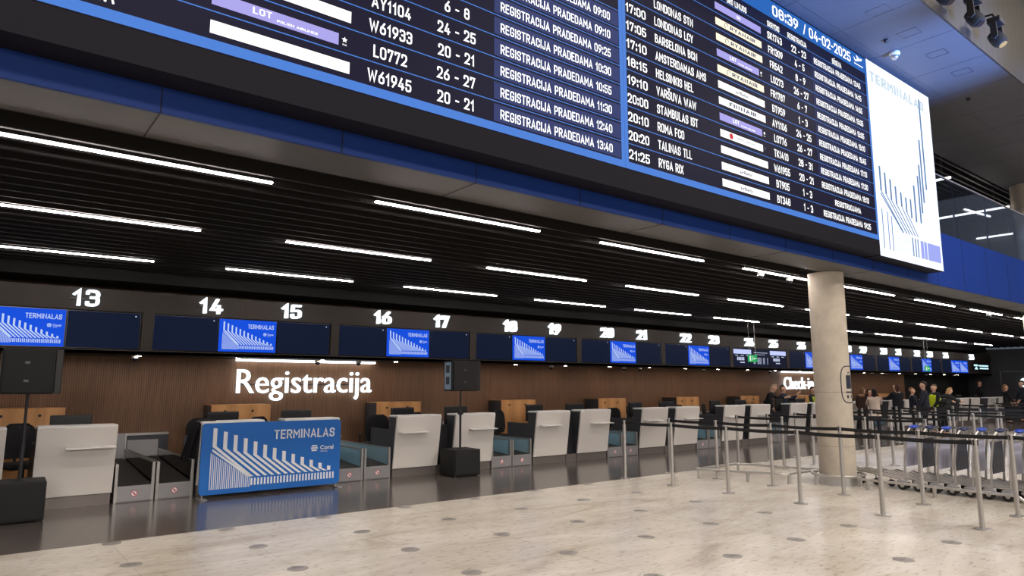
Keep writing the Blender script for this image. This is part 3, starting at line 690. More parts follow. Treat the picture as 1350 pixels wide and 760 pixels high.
# downlights under the wall band
for k in range(-2, 24):
    x = 0.6 + 1.6215 * k
    if x > 40: continue
    t = thing('downlight', 'small round downlight under the wall band, %s from its far end' % (['first', 'second', 'third', 'fourth', 'fifth', 'sixth', 'seventh', 'eighth', 'ninth', 'tenth', 'eleventh', 'twelfth', 'thirteenth', 'fourteenth', 'fifteenth', 'sixteenth', 'seventeenth', 'eighteenth', 'nineteenth', 'twentieth', 'twenty-first', 'twenty-second', 'twenty-third', 'twenty-fourth', 'twenty-fifth', 'twenty-sixth', 'twenty-seventh'][23 - k]), 'downlight', (x, 12.95, 2.11), 0, 'downlights under the wall band')
    MB().lathe([(0.05, 0), (0.05, -0.006), (0.042, -0.006)], n=16).build('trim_ring', M_dark, t, smooth=True)
    MB().lathe([(0.04, -0.0055), (0.04, -0.0075)], n=16).build('lens', emis('downlight_lens', (1, 0.8, 0.62, 1), 90), t)
# ------------------------------------------------------------------ dome cameras
def dome(x, y, z, label):
    t = thing('dome_camera', label, 'camera', (x, y, z), 0, 'dome cameras')
    MB().lathe([(0.055, 0), (0.06, -0.035), (0.05, -0.045)], n=20).build('housing', M_whiteedge, t, smooth=True)
    b = MB(); b.ball((0, 0, -0.05), 0.047, 14, 8); b.build('bubble', M_blackgloss, t, smooth=True)
for x, lab in ((2.2, 'white dome camera under number 14'), (5.42, 'white dome camera above the right half of the Registracija sign'), (6.3, 'small dome camera right of the Registracija sign'),
               (11.6, 'white dome camera under number 19'), (14.3, 'white dome camera under the left screen below 21'), (14.95, 'white dome camera under the right screen below 21'), (17.9, 'white dome camera under number 23'), (21.6, 'white dome camera left of the Check-in sign'),
               (27.2, 'white dome camera just right of the column'), (29.2, 'white dome camera under number 30'), (30.4, 'white dome camera under number 31'), (34.6, 'white dome camera at the start of the black recess'), (37.9, 'white dome camera at the far end of the band')):
    dome(x, 13.1, 2.11, lab)
for x, lab in ((10.3, 'dome camera left of two on the slats by the column'), (11.2, 'dome camera nearest the column on the slatted ceiling'), (21.0, 'dome camera on the slats far right')):
    dome(x, 6.32, 3.48, lab)
t = thing('ceiling_speaker', 'silver dome on the blue-lit ceiling above the white advert', 'dome', (11.83, 4.55, 7.2))
MB().lathe([(0.075, 0), (0.085, -0.03), (0.07, -0.07)], n=24).build('housing', M_whiteedge, t, smooth=True); b = MB(); b.ball((0, 0, -0.07), 0.068, 16, 8); b.build('bubble', M_steel, t, smooth=True)
for x, y_, lab in ((11.27, 4.45, 'small black detector on the blue-lit ceiling beside the silver dome'), (14.95, 4.48, 'small black detector on the dark ceiling right of the advert')):
    t = thing('smoke_detector', lab, 'detector', (x, y_, 7.2)); MB().lathe([(0.03, 0), (0.035, -0.03), (0.02, -0.05)], n=16).build('body', M_black, t, smooth=True)
    MB().lathe([(0.04, 0), (0.04, -0.008)], n=16).build('base', M_grey, t, smooth=True)

# ------------------------------------------------------------------ floor discs
for i in range(-1, 12):
    for jx in range(-1, 7):
        x = 0.17 + 1.143 * i; yv = 8.33 - 1.068 * jx
        if jx < 0: continue
        if i >= 8 and jx < 6: continue           # covered by the barrier posts
        if i < 1 and jx > 1: continue
        if i < 0: continue
        if i * 0.9 + 3.0 > 0 and yv < 2.2: continue
        t = thing('floor_socket', 'steel floor disc, %s along the %s disc row before the granite' % (WORD[i], WORD[jx]), 'floor disc', (x, yv, 0), 0, 'steel discs in the stone floor')
        MB().lathe([(0.092, 0.0), (0.092, 0.003), (0.088, 0.004)], n=28).build('ring', M_disc, t, smooth=True)
        MB().box(-0.05, 0.05, -0.008, 0.008, 0.003, 0.005).build('keyway', M_plinth, t)

# ------------------------------------------------------------------ check-in counters
def make_desk(side):
    """local x 0..0.92, y 0 front plinth; side -1: shelf to the left (even), +1: to the right (odd)"""
    t = thing('check_in_desk', None, 'desk')
    MB().box(0.01, 0.91, 0.0, 0.9, 0.0, 0.15).build('plinth', M_plinth, t)
    MB().prism([(-0.03, 0.155), (-0.17, 1.045), (-0.16, 1.07), (-0.125, 1.075), (-0.125, 1.05), (0.005, 0.155)], 'x', 0.0, 0.92).build('front_panel', M_white, t, bevel=0.006)
    MB().box(0.0, 0.92, -0.165, 0.16, 1.05, 1.085).build('counter_top', M_whiteedge, t, bevel=0.012)
    for x in (0.004, 0.886):
        MB().prism([(0.008, 0.155), (-0.12, 1.048), (0.15, 1.048), (0.15, 0.83), (0.85, 0.83), (0.85, 0.155)], 'x', x, x + 0.03).build('side_panel', M_grey, t)
    MB().box(0.04, 0.88, 0.1, 0.88, 0.72, 0.75).build('work_surface', M_grey, t)
    x0, x1 = (0.05, 0.6) if side < 0 else (0.32, 0.9)
    MB().prism([(-0.13, 0.775), (-0.28, 0.775), (-0.285, 0.783), (-0.28, 0.79), (-0.13, 0.805)], 'x', x0, x1).build('bag_shelf', M_whiteedge, t, bevel=0.003)
    return t
def make_monitor():
    t = thing('computer_monitor', None, 'monitor')
    MB().prism([(-0.03, 0.12), (-0.03, 0.43), (-0.005, 0.45), (0.02, 0.45), (0.02, 0.1), (-0.005, 0.1)], 'x', -0.25, 0.25).build('display_housing', M_black, t, bevel=0.008)
    MB().box(-0.24, 0.24, 0.0205, 0.0225, 0.112, 0.44).build('screen', M_blackgloss, t)
    MB().box(-0.035, 0.035, -0.06, -0.028, 0.01, 0.3).build('stand', M_black, t, bevel=0.006)
    MB().lathe([(0.12, 0), (0.12, 0.012), (0.04, 0.02)], n=24).build('base', M_black, t, smooth=True)
    return t
def make_chair():
    t = thing('office_chair', None, 'chair')
    b = MB(); b.prism([(-0.24, 0.44), (-0.25, 0.48), (-0.2, 0.52), (0.2, 0.52), (0.25, 0.49), (0.23, 0.44)], 'y', -0.24, 0.24); b.build('seat', M_fabric, t, bevel=0.03, smooth=True)
    vs = []; fs = []; n, m = 14, 10                                         # curved oval back, towards +y the sitter's rear is at -y? back stands at y=+0.24
    for side in (0, 1):
        for i in range(m + 1):
            z = 0.56 + 0.5 * i / m; hw = 0.23 * (1 - abs((i / m - 0.48) / 0.56) ** 3.2) ** 0.45 if abs((i / m - 0.48) / 0.56) < 1 else 0.05
            for k in range(n + 1):
                u = -1 + 2 * k / n; vs.append((u * hw, 0.24 + 0.05 * (i / m) - 0.06 * (1 - u * u) * 0 + 0.05 * (-u * u) + side * 0.035, z))
    N = (m + 1) * (n + 1)
    for i in range(m):
        for k in range(n):
            a = i * (n + 1) + k; fs.append((a, a + 1, a + n + 2, a + n + 1)); fs.append((a + N, a + N + n + 1, a + N + n + 2, a + N + 1))
    for i in range(m):
        for k in (0, n): a = i * (n + 1) + k; fs.append((a, a + n + 1, a + n + 1 + N, a + N))
    for k in range(n):
        for i in (0, m): a = i * (n + 1) + k; fs.append((a, a + 1, a + 1 + N, a + N))
    MB().add(vs, fs).build('backrest', M_fabric, t, smooth=True)
    MB().tube([(0, 0.05, 0.43), (0, 0.3, 0.43), (0, 0.3, 0.6)], 0.02, 8).build('back_bar', M_black, t, smooth=True)
    MB().cyl((0, 0, 0.1), (0, 0, 0.44), 0.028).build('gas_column', M_black, t, smooth=True)
    for s in (-1, 1): MB().tube([(s * 0.2, 0.05, 0.46), (s * 0.29, 0.05, 0.47), (s * 0.29, 0.05, 0.66), (s * 0.29, -0.1, 0.67), (s * 0.29, 0.16, 0.67)], 0.018, 8).build('armrest', M_black, t, smooth=True)
    for k in range(5):
        a = 2 * PI * k / 5 + 0.3; c, s = math.cos(a), math.sin(a)
        l = MB().tube([(0, 0, 0.11), (c * 0.15, s * 0.15, 0.1), (c * 0.29, s * 0.29, 0.065)], [0.026, 0.022, 0.016], 8).build('foot', M_black, t, smooth=True)
        MB().cyl((c * 0.29 - s * 0.015, s * 0.29 + c * 0.015, 0.03), (c * 0.29 + s * 0.015, s * 0.29 - c * 0.015, 0.03), 0.03, n=12).build('caster', M_black, l, smooth=True)
    return t
def make_locker():
    t = thing('staff_locker', None, 'cabinet')
    MB().box(0, 1.05, 0.018, 0.5, 0.0, 1.25).build('carcass', M_grey, t)
    MB().box(-0.004, 1.054, 0.0, 0.504, 1.25, 1.265).build('top_board', M_locker, t)
    for x0, x1 in ((0.0, 0.27), (0.273, 0.775), (0.778, 1.05)):
        d = MB().box(x0, x1, 0.0, 0.018, 0.02, 1.25).build('door', M_locker, t)
        if x0 > 0.1 or True:
            lx = {0.0: 0.235, 0.273: 0.72, 0.778: None}[x0]
            if lx: MB().cyl((lx, -0.012, 1.15), (lx, 0.001, 1.15), 0.022, n=16).build('lock_knob', M_black, d, smooth=True)
    return t
def make_conveyor(gl):
    """one induction belt, local x 0..0.5, rising towards the wall"""
    t = thing('baggage_conveyor', None, 'conveyor')
    MB().prism([(0.02, 0.0), (0.02, 0.2), (2.36, 0.36), (2.36, 0.0)], 'x', 0.03, 0.47).build('frame', M_steeldull, t)
    f = MB().box(0.0, 0.5, 0.0, 0.02, 0.012, 0.222).build('front_plate', M_steeldull, t, bevel=0.004)
    s = MB(); s.cyl((0.25, -0.001, 0.115), (0.25, -0.003, 0.115), 0.042, n=24); st = s.build('warning_sticker', M_red, f)
    MB().cyl((0.25, -0.0028, 0.115), (0.25, -0.004, 0.115), 0.034, n=24).build('sticker_field', M_bannerwhite, st)
    b = MB(); stroke(b, (0.228, 0.137), (0.272, 0.093), 0.012, -0.0045); b.box(0.243, 0.257, -0.0046, -0.0042, 0.098, 0.128); b.build('sticker_figure', M_red, st, fix=False)
    MB().prism([(0.005, 0.2), (0.0, 0.21), (0.005, 0.226), (0.03, 0.234), (2.36, 0.39), (2.36, 0.364)], 'x', 0.045, 0.455).build('belt', M_belt, t)
    for x in (0.0, 0.462): MB().box(x, x + 0.038, -0.004, 0.05, 0.0, 0.53).build('post', M_steel, t, bevel=0.004)
    for x in (0.012, 0.48): 
        g = MB().prism([(0.05, 0.21), (0.05, 0.51), (2.36, 0.51), (2.36, 0.36)], 'x', x, x + 0.008).build('side_pane', gl, t)
        MB().prism([(0.0, 0.51), (0.0, 0.532), (2.36, 0.532), (2.36, 0.51)], 'x', x - 0.004, x + 0.012).build('rail', M_steel, g)
    return t
def make_tunnel():
    """metal panels on the wall where a pair of belts ends, local x 0..1.25"""
    t = thing('conveyor_end_panel', None, 'panel')
    MB().box(-0.14, 0.5, 0.0, 0.08, 0.0, 0.8).build('closed_panel', M_steeldull, t)
    MB().box(0.5, 1.16, 0.03, 0.08, 0.0, 0.8).build('recessed_panel', M_grey, t)
    MB().box(0.52, 1.0, 0.0, 0.03, 0.4, 0.68).build('hatch', M_steeldull, t, bevel=0.004)
    MB().box(0.5, 1.16, 0.0, 0.03, 0.76, 0.8).build('top_rail', M_steel, t)
    for x in (-0.02, 0.03, 0.485): MB().box(x, x + 0.018, -0.014, 0.0, 0.4, 0.8).build('post', M_alu, t)
    return t
def make_printer():
    t = thing('ticket_printer', None, 'printer')
    MB().prism([(-0.07, 0), (-0.07, 0.1), (-0.02, 0.15), (0.1, 0.15), (0.1, 0)], 'x', -0.08, 0.08).build('body', M_black, t, bevel=0.008)
    MB().prism([(-0.074, 0.04), (-0.074, 0.1), (-0.07, 0.1), (-0.07, 0.04)], 'x', -0.055, 0.055).build('front_plate', mat('pale_blue_plastic', rgb(120, 150, 180), 0.4), t)
    return t
def make_infill():
    t = thing('infill_cabinet', None, 'cabinet')
    MB().box(0.0, 0.3, 0.0, 0.88, 0.0, 0.15).build('plinth', M_plinth, t)
    MB().box(0.0, 0.3, 0.1, 0.6, 0.15, 0.88).build('body', M_dark, t)
    MB().box(0.01, 0.29, 0.085, 0.1, 0.17, 0.86).build('door', M_dark, t, bevel=0.003)
    return t
P_ev, P_od, P_mon, P_ch, P_lk, P_tn, P_pr, P_in = make_desk(-1), make_desk(1), make_monitor(), make_chair(), make_locker(), make_tunnel(), make_printer(), make_infill()
P_cb, P_cd = make_conveyor(M_gl_blue), make_conveyor(M_gl_dark)
PROTOS = [P_ev, P_od, P_mon, P_ch, P_lk, P_tn, P_pr, P_in, P_cb, P_cd]
KID = {}
for o in COL.objects:
    if o.parent is not None: KID.setdefault(o.parent.name, []).append(o)
def KIDS(o): return KID.get(o.name if o.name in KID else SRC.get(o.name, ''), [])
SRC = {}
def place(p, x, y, z, label, group, rz=0):
    o = dup(p, None, (x, y, z), rz, label); o['group'] = group; return o
YD = 11.05
chair_spots = {}
for k in range(-1, 11):
    s = 1.72 + 3.243 * k; e, o_ = 14 + 2 * k, 15 + 2 * k
    if e > 12:
        cname = P_cd if k == 0 else P_cb
        place(cname, s, YD, 0, 'belt conveyor beside white desk %d, the one nearer it' % (o_ - 2), 'check-in conveyors')
        place(cname, s + 0.52, YD, 0, 'belt conveyor beside white desk %d, the one nearer it' % e, 'check-in conveyors')
        place(P_tn, s, 13.465, 0, 'metal end panel on the wall behind the belts between desks %d and %d' % (o_ - 2, e), 'conveyor end panels')
        place(P_ev, s + 1.05, YD, 0, 'white check-in desk under number %d' % e, 'check-in desks')
        place(P_in, s + 1.98, YD, 0, 'dark low cabinet filling the gap between desks %d and %d' % (e, o_), 'dark gap cabinets')
        place(P_mon, s + 1.52, YD + 0.5, 0.75, 'black monitor behind desk %d' % e, 'desk monitors', 0.1)
        place(P_pr, s + 2.13, YD + 0.25, 0.88, 'small printer on the dark cabinet between desks %d and %d' % (e, o_), 'desk printers', -0.1)
        if k not in (5, 6, 7): place(P_ch, s + (1.35 if k != 0 else 1.5), YD + 1.27, 0, 'black office chair behind desk %d' % e, 'office chairs', 0.25 + 2.6 * (k % 2))
    lab = 'white check-in desk under number %d' % o_ if k > -1 else 'white check-in desk leftmost in full view, under number 13'
    place(P_od, s + 2.29, YD, 0, lab, 'check-in desks')
    place(P_mon, s + 2.72, YD + 0.5, 0.75, 'black monitor behind desk %d' % o_, 'desk monitors', -0.1)
    if k not in (5, 6, 7): place(P_ch, s + 2.25 if k == -1 else s + 2.55, YD + 1.2 if k == -1 else YD + 1.3, 0, 'black office chair behind desk %d' % o_, 'office chairs', 0.5 if k > -1 else 0.3)
    if k < 9: place(P_lk, s + (1.73 if k >= 0 else 1.73), 13.0, 0, 'oak staff locker behind desks %d and %d' % (e, o_), 'oak lockers')
    if k == -1: place(P_ev, s + 1.05, YD, 0, 'white desk cut by the left edge of the photo', 'check-in desks')
def wipe(o):
    for c in KID.get(o.name, []): wipe(c)
    bpy.data.objects.remove(o)
for p in PROTOS: wipe(p)

# ------------------------------------------------------------------ blue banner
t = thing('banner_stand', 'blue TERMINALAS banner in a frame on the granite before two desks', 'banner', (2.725, 10.67, 0), 0)
bw, bh = 2.13, 1.015
rp = []
for cx_, cz, a0 in ((bw - .06, .05 + .06, -90), (bw - .06, .05 + bh - .06, 0), (.06, .05 + bh - .06, 90), (.06, .05 + .06, 180)):
    for q in range(5): a = R(a0 + q * 22.5); rp.append((cx_ + .06 * math.cos(a), cz + .06 * math.sin(a)))
MB().prism(rp, 'y', 0, 0.035).build('fabric_panel', M_bannerblue, t)
MB().prism([(p[0] * 1.0, p[1]) for p in rp], 'y', 0.035, 0.05).build('white_edge', M_bannerwhite, t)
for b_, n_ in artwork(bw, bh, 0, 0.05 + bh, -0.002): b_.build(n_, M_bannerwhite, t, fix=False)
for x in (0.05, bw - 0.05):
    MB().box(x - 0.035, x + 0.035, -0.16, 0.2, 0.0, 0.012).build('foot', M_steel, t, bevel=0.003); MB().cyl((x, 0.02, 0.01), (x, 0.02, 0.06), 0.012).build('foot_pin', M_steel, t, smooth=True)

# black jacket draped on desk 14
b = MB(); vs = []; fs = []; n, m = 10, 16; rnd = random.Random(3)
prof = [(2.98, 11.02, 1.10), (2.88, 11.06, 1.105), (2.79, 11.12, 1.10), (2.755, 11.15, 1.07), (2.74, 11.2, 0.95), (2.735, 11.28, 0.82), (2.73, 11.38, 0.68), (2.725, 11.48, 0.56), (2.72, 11.56, 0.47)]
for i, (x, yv, z) in enumerate(prof):
    for k in range(n + 1):
        u = k / n; wv = 0.02 * math.sin(u * 14 + i * 0.7) * min(1, i / 3)
        vs.append((x + wv - 0.012 * i * abs(math.sin(u * 9)) * 0.3, yv + (u - 0.5) * (0.28 + 0.02 * i), z + 0.01 * math.sin(u * 8 + i)))
for i in range(len(prof) - 1):
    for k in range(n): a = i * (n + 1) + k; fs.append((a, a + 1, a + n + 2, a + n + 1))
o = b.add(vs, fs).build('draped_jacket', M_fabric, None, smooth=True, angle=180)
so = o.modifiers.new('thick', 'SOLIDIFY'); so.thickness = 0.018; o.modifiers.new('sub', 'SUBSURF').render_levels = 2
tag(o, 'black jacket draped over the left side of the desk behind the blue banner', 'jacket')

# ------------------------------------------------------------------ loudspeakers
def pa(xs, ys, rz, lab, lab2):
    t = thing('subwoofer', lab2, 'subwoofer', (xs, ys, 0), rz)
    MB().box(-0.27, 0.27, -0.27, 0.27, 0.015, 0.47).build('cabinet', M_blackm, t, bevel=0.012)
    MB().box(-0.25, 0.25, -0.283, -0.268, 0.04, 0.45).build('grille', M_mesh, t, bevel=0.004)
    MB().box(-0.279, -0.268, -0.1, 0.06, 0.28, 0.36).build('handle', M_mesh, t, bevel=0.01)
    for sx in (-1, 1):
        for sy in (-1, 1): MB().cyl((sx * .22, sy * .22, 0), (sx * .22, sy * .22, 0.02), 0.025, n=12).build('foot', M_black, t, smooth=True)
    MB().lathe([(0.055, 0.47), (0.05, 0.482), (0.024, 0.49)], n=20).build('pole_socket', M_black, t, smooth=True)
    s = thing('loudspeaker', lab, 'loudspeaker', (xs, ys, 0.47), rz)
    MB().tube([(0, 0, 0.0), (0, 0, 0.62), (0, 0, 0.63), (0, 0, 1.06)], [0.021, 0.021, 0.016, 0.016], 16).build('pole', M_black, s, smooth=True)
    MB().tube([(-0.055, 0, 0.63), (0.055, 0, 0.63)], [0.014, 0.014], 10).build('pole_clamp', M_black, s, smooth=True); MB().lathe([(0.03, 0.6), (0.03, 0.65)], n=16).build('collar', M_black, s, smooth=True)
    hh = 0.55; z = 1.04
    MB().prism([(-0.29, -0.2), (-0.29, 0.12), (-0.1, 0.24), (0.2, 0.2), (0.25, 0.12), (0.25, -0.2)], 'z', z, z + hh).build('cabinet', M_blackm, s, bevel=0.012)
    MB().box(-0.27, 0.22, -0.225, -0.198, z + 0.02, z + hh - 0.02).build('grille', M_mesh, s, bevel=0.006)
    MB().box(0.252, 0.33, -0.16, 0.16, z + 0.005, z + hh - 0.005).build('bracket', M_black, s, bevel=0.01)
    for zz in (0.16, 0.38): MB().box(-0.06, -0.01, -0.229, -0.224, z + zz - 0.015, z + zz + 0.015).build('badge', M_grey, s)
    a = MB(); a.box(-0.296, -0.288, -0.15, 0.08, z + 0.03, z + hh - 0.03); pl = a.build('side_plate', mat('cool_grey_paint', rgb(128, 156, 176), 0.4) if xs > 3 else M_grey, s)
    for z0, z1 in ((0.33, 0.47), (0.12, 0.26)): MB().box(-0.299, -0.296, -0.1, 0.03, z + z0, z + z1).build('handle_recess', M_black, pl, bevel=0.008)
pa(7.17, 10.62, R(-4), 'black loudspeaker on a pole in front of desk 17', 'black subwoofer on the granite between desks 16 and 17')
pa(0.6, 10.42, R(-2), 'black loudspeaker on a pole at the left edge under the blue screen', 'black subwoofer at the left edge in front of desk 13')

# ------------------------------------------------------------------ barrier posts
def stanchion(label, far=False):
    t = thing('barrier_post', label, 'barrier post', (0, 0, 0), 0, 'belt barrier posts')
    n = 14 if far else 20
    MB().lathe([(0.092, 0), (0.092, 0.008), (0.085, 0.014), (0.03, 0.016)], n=n + 8).build('base', M_steel, t, smooth=True)
    MB().lathe([(0.0275, 0.012), (0.0275, 0.93)], n=n).build('post', M_steel, t, smooth=True)
    hd = MB().lathe([(0.03, 0.925), (0.03, 1.0), (0.026, 1.005)], n=n).build('belt_head', M_steel, t, smooth=True)
    b = MB()
    for q in range(4): a = q * PI / 2; b.box(0.029 * math.cos(a) - 0.007, 0.029 * math.cos(a) + 0.007, 0.029 * math.sin(a) - 0.007, 0.029 * math.sin(a) + 0.007, 0.935, 0.993)
    b.build('belt_slot', M_black, hd)
    return t
P_st = stanchion(None)
for o in [P_st] + [x for x in COL.objects if x.parent == P_st] + [x for x in COL.objects if x.parent and x.parent.parent == P_st]:
    if o.parent is not None: KID.setdefault(o.parent.name, []).append(o)
BELT = {}
def belt_mesh(L, ax):
    key = (round(L, 2), ax)
    if key in BELT: return BELT[key]
    n = 6; b = MB()
    for i in range(n):
        a, c = L * i / n + (0.03 if i == 0 else 0), L * (i + 1) / n - (0.03 if i == n - 1 else 0)
        za = 0.963 - 0.012 * math.sin(PI * i / n); zc = 0.963 - 0.012 * math.sin(PI * (i + 1) / n); h = 0.024
        p = [(-0.002, a, za - h), (0.002, a, za - h), (0.002, a, za + h), (-0.002, a, za + h), (-0.002, c, zc - h), (0.002, c, zc - h), (0.002, c, zc + h), (-0.002, c, zc + h)]
        if ax == 'x': p = [(q[1], q[0], q[2]) for q in p]
        b.add(p, [(0, 1, 2, 3), (4, 7, 6, 5), (0, 4, 5, 1), (3, 2, 6, 7), (0, 3, 7, 4), (1, 5, 6, 2)])
    o = b.build('belt', M_web); COL.objects.unlink(o); BELT[key] = o; return o
def post(x, yv, label, belt=None, ax='y'):
    o = dup(P_st, None, (x, yv, 0), 0, label)
    if belt:
        p = belt_mesh(abs(belt), ax).copy(); COL.objects.link(p); p.parent = o
        if belt < 0: p.rotation_euler = (0, 0, PI)
    return o
YR = [8.42, 7.39, 6.34, 5.19, 4.1, 3.02]
SIDE = ['at the granite edge', 'second from the granite', 'third from the granite', 'fourth from the granite', 'fifth from the granite', 'nearest the camera']
for name, xr in (('front', 9.16), ('second', 10.38)):
    for i, yv in enumerate(YR):
        post(xr, yv, 'steel barrier post in the %s row, %s' % (name, SIDE[i]), (YR[i + 1] - yv) if i < 5 else (None if xr < 10 else -1.1))
ROWS = [(12.62, 'first row beyond the column'), (13.76, 'second row beyond the column'), (14.9, 'third row beyond the column'), (17.2, 'fourth row beyond the column'), (18.9, 'fifth row beyond the column'),
        (21.0, 'sixth row beyond the column'), (22.25, 'seventh row beyond the column'), (25.8, 'eighth row beyond the column'), (29.0, 'ninth row beyond the column'), (33.0, 'last row beyond the column')]
for xr, nm in ROWS:
    for i, yv in enumerate([8.46, 7.45, 6.38, 5.3, 4.2]):
        if xr < 13 and i > 1: continue
        if xr < 15 and i > 3: continue
        ya = yv + (0.0 if xr < 17 else 0.35)
        if math.hypot(xr - 22.9, ya - 5.8) < 0.6: continue
        post(xr, ya, 'barrier post, %s, %s' % (nm, SIDE[i].replace('nearest the camera', 'sixth from the granite')), None if (xr < 13 and i == 1) or i == 4 or (xr < 15 and i == 3) else -1.06)
wipe(P_st)

# ------------------------------------------------------------------ low bumper rails
def fillet(pts, r=0.12, n=5):
    out = []
    for i, p in enumerate(pts):
        p = Vector(p)
        if i in (0, len(pts) - 1): out.append(p); continue
        a = (Vector(pts[i - 1]) - p).normalized(); c = (Vector(pts[i + 1]) - p).normalized()
        for q in range(n + 1):
            u = q / n; out.append((p + a * r) * (1 - u) ** 2 + p * 2 * u * (1 - u) + (p + c * r) * u * u)
    return out
t = thing('bumper_rail', 'low steel rail rectangle on the stone left of the column', 'rail', (0, 0, 0))
MB().tube(fillet([(10.2, 7.7, .16), (10.72, 6.3, .16), (11.75, 6.3, .16)], .1), 0.02, 10).build('rail', M_steel, t, smooth=True)
MB().tube(fillet([(10.2, 7.7, .16), (11.5, 7.75, .16), (11.75, 6.3, .16)], .1), 0.02, 10).build('rail', M_steel, t, smooth=True)
for p in ((10.22, 7.66), (10.5, 6.88), (10.8, 6.3), (11.7, 6.32), (11.46, 7.7)): MB().cyl((p[0], p[1], 0), (p[0], p[1], .16), 0.025, n=14).build('post', M_steel, t, smooth=True)
t = thing('column_guard', 'round steel guard rail circling the foot of the column', 'rail', (CX, CY, 0))
MB().tube([(0.4 * math.cos(2 * PI * k / 36), 0.4 * math.sin(2 * PI * k / 36), 0.17) for k in range(37)], 0.02, 10).build('ring', M_steel, t, smooth=True)
for a in (150, 260, 30): MB().cyl((0.4 * math.cos(R(a)), 0.4 * math.sin(R(a)), 0), (0.4 * math.cos(R(a)), 0.4 * math.sin(R(a)), 0.17), 0.025, n=14).build('post', M_steel, t, smooth=True)
t = thing('trolley_rail', 'low steel rail along the row of luggage trolleys', 'rail', (0, 0, 0))
MB().tube(fillet([(11.65, 5.52, .15), (11.18, 5.35, .15), (11.16, 3.2, .15), (11.18, 3.12, .0)], .1), 0.021, 10).build('rail', M_steel, t, smooth=True)
for yv in (5.2, 4.25): MB().cyl((11.17, yv, 0), (11.17, yv, .15), 0.026, n=14).build('post', M_steel, t, smooth=True)

# ------------------------------------------------------------------ luggage trolleys
def make_trolley(pm, gm):
    t = thing('luggage_trolley', None, 'trolley')
    for s in (-1, 1):
        MB().tube(fillet([(s * .26, 0.02, .16), (s * .265, 0.0, .5), (s * .255, -.06, .9), (s * .2, -.09, .955)], .06), 0.016, 8).build('upright', M_steel, t, smooth=True)
    h = MB().tube([(-.2, -.09, .955), (.2, -.09, .955)], 0.016, 8).build('handle', M_steel, t, smooth=True)
    b = MB(); b.ball((-0.1, -.1, .97), (.13, .055, .032), 14, 8); b.build('grip', gm, h, smooth=True)
    b = MB(); b.ball((0.16, -.09, .965), (.1, .035, .026), 12, 8); b.build('grip', M_grey, h, smooth=True)
    MB().box(-.235, .235, -.012, .0, .36, .8).build('advert_panel', pm, t, bevel=0.01)
    MB().tube([(-.24, -.01, .81), (.24, -.01, .81)], 0.011, 8).build('cross_bar', M_steel, t, smooth=True)
    ch = MB().tube(fillet([(-.26, 0.0, .16), (-.12, .85, .23), (.12, .85, .23), (.26, 0.0, .16)], .06), 0.016, 8).build('chassis', M_steel, t, smooth=True)
    for x in (-.12, -.04, .04, .12): MB().tube([(x * 1.5, .03, .18), (x * .8, .84, .245)], 0.01, 6).build('deck_bar', M_steel, ch, smooth=True)
    for s in (-1, 1):
        w_ = MB().cyl((s * .25, .06, .07), (s * .285, .06, .07), .07, n=20).build('wheel', M_black, t, smooth=True)
        b = MB(); b.ball((s * .27, .05, .13), (.035, .09, .035), 10, 6); b.build('wheel_cover', M_steeldull, w_, smooth=True); MB().cyl((s * .284, .06, .07), (s * .29, .06, .07), .03, n=14).build('hub', M_steel, w_, smooth=True)
    w_ = MB().cyl((-.015, .8, .055), (.015, .8, .055), .055, n=18).build('wheel', M_black, t, smooth=True); MB().tube([(0, .8, .06), (0, .82, .2)], .014, 6).build('fork', M_steel, w_, smooth=True)
    b = MB(); b.tube(fillet([(-.08, .85, .235), (-.06, .95, .27), (.06, .95, .27), (.08, .85, .235)], .03), .012, 6); b.build('nose_bar', M_steel, t, smooth=True)
    return t
P_t1, P_t2 = make_trolley(M_lav, M_trolblue), make_trolley(M_navyp, mat('dark_blue_grip', rgb(18, 34, 84), 0.4))
for o in list(COL.objects):
    if o.parent is not None and (o.parent in (P_t1, P_t2) or (o.parent.parent in (P_t1, P_t2))): KID.setdefault(o.parent.name, []).append(o)
for i in range(11):
    yv = 4.8 - 0.232 * i
    nm = 'luggage trolley with %s panel, %s from the column in the nested row' % ('a lavender' if i % 2 == 0 else 'a dark picture', WORD[i])
    o = dup((P_t1, P_t2)[i % 2], None, (11.86, yv, 0), 0, nm); o['group'] = 'nested luggage trolleys'
for p in (P_t1, P_t2): wipe(p)

# ------------------------------------------------------------------ hanging exit signs, wayfinding
def exit_sign(x, yv, zc, label):
    t = thing('exit_sign', label, 'exit sign', (x, yv, zc))
    MB().box(-.2, .2, -.02, .02, -.1, .1).build('light_box', M_green, t, bevel=0.005)
    b = MB(); y_ = -.0215
    b.poly([(-.17, -.07), (-.1, -.07), (-.1, .07), (-.17, .07)], y_); 
    stroke(b, (-.06, -.06), (-.02, 0), .018, y_); stroke(b, (-.02, 0), (0.0, .04), .03, y_); stroke(b, (-.02, 0), (.02, -.05), .018, y_); b.poly([(0 + .016 * math.cos(q), .062 + .016 * math.sin(q)) for q in [k * PI / 5 for k in range(10)]], y_)
    stroke(b, (.06, 0), (.16, 0), .024, y_); b.poly([(.06, .04), (.06, -.04), (.03, 0)], y_)
    b.build('pictogram', M_exitwhite, t, fix=False)
    for s in (-1, 1): MB().cyl((s * .15, 0, .1), (s * .15, 0, 3.852 - zc), .004, n=6).build('wire', M_steel, t)
exit_sign(17.3, 11.0, 2.36, 'green running-man exit sign hanging before the flight screens of 24')
exit_sign(29.2, 11.0, 2.25, 'green running-man exit sign hanging before the far screens')
t = thing('wayfinding_sign', 'small lit white arrow sign at the far end of the wall band', 'sign', (38.5, 12.44, 2.4))
MB().box(0, 2.1, -0.01, 0.01, -0.05, 0.25).build('panel', M_blackgloss, t)
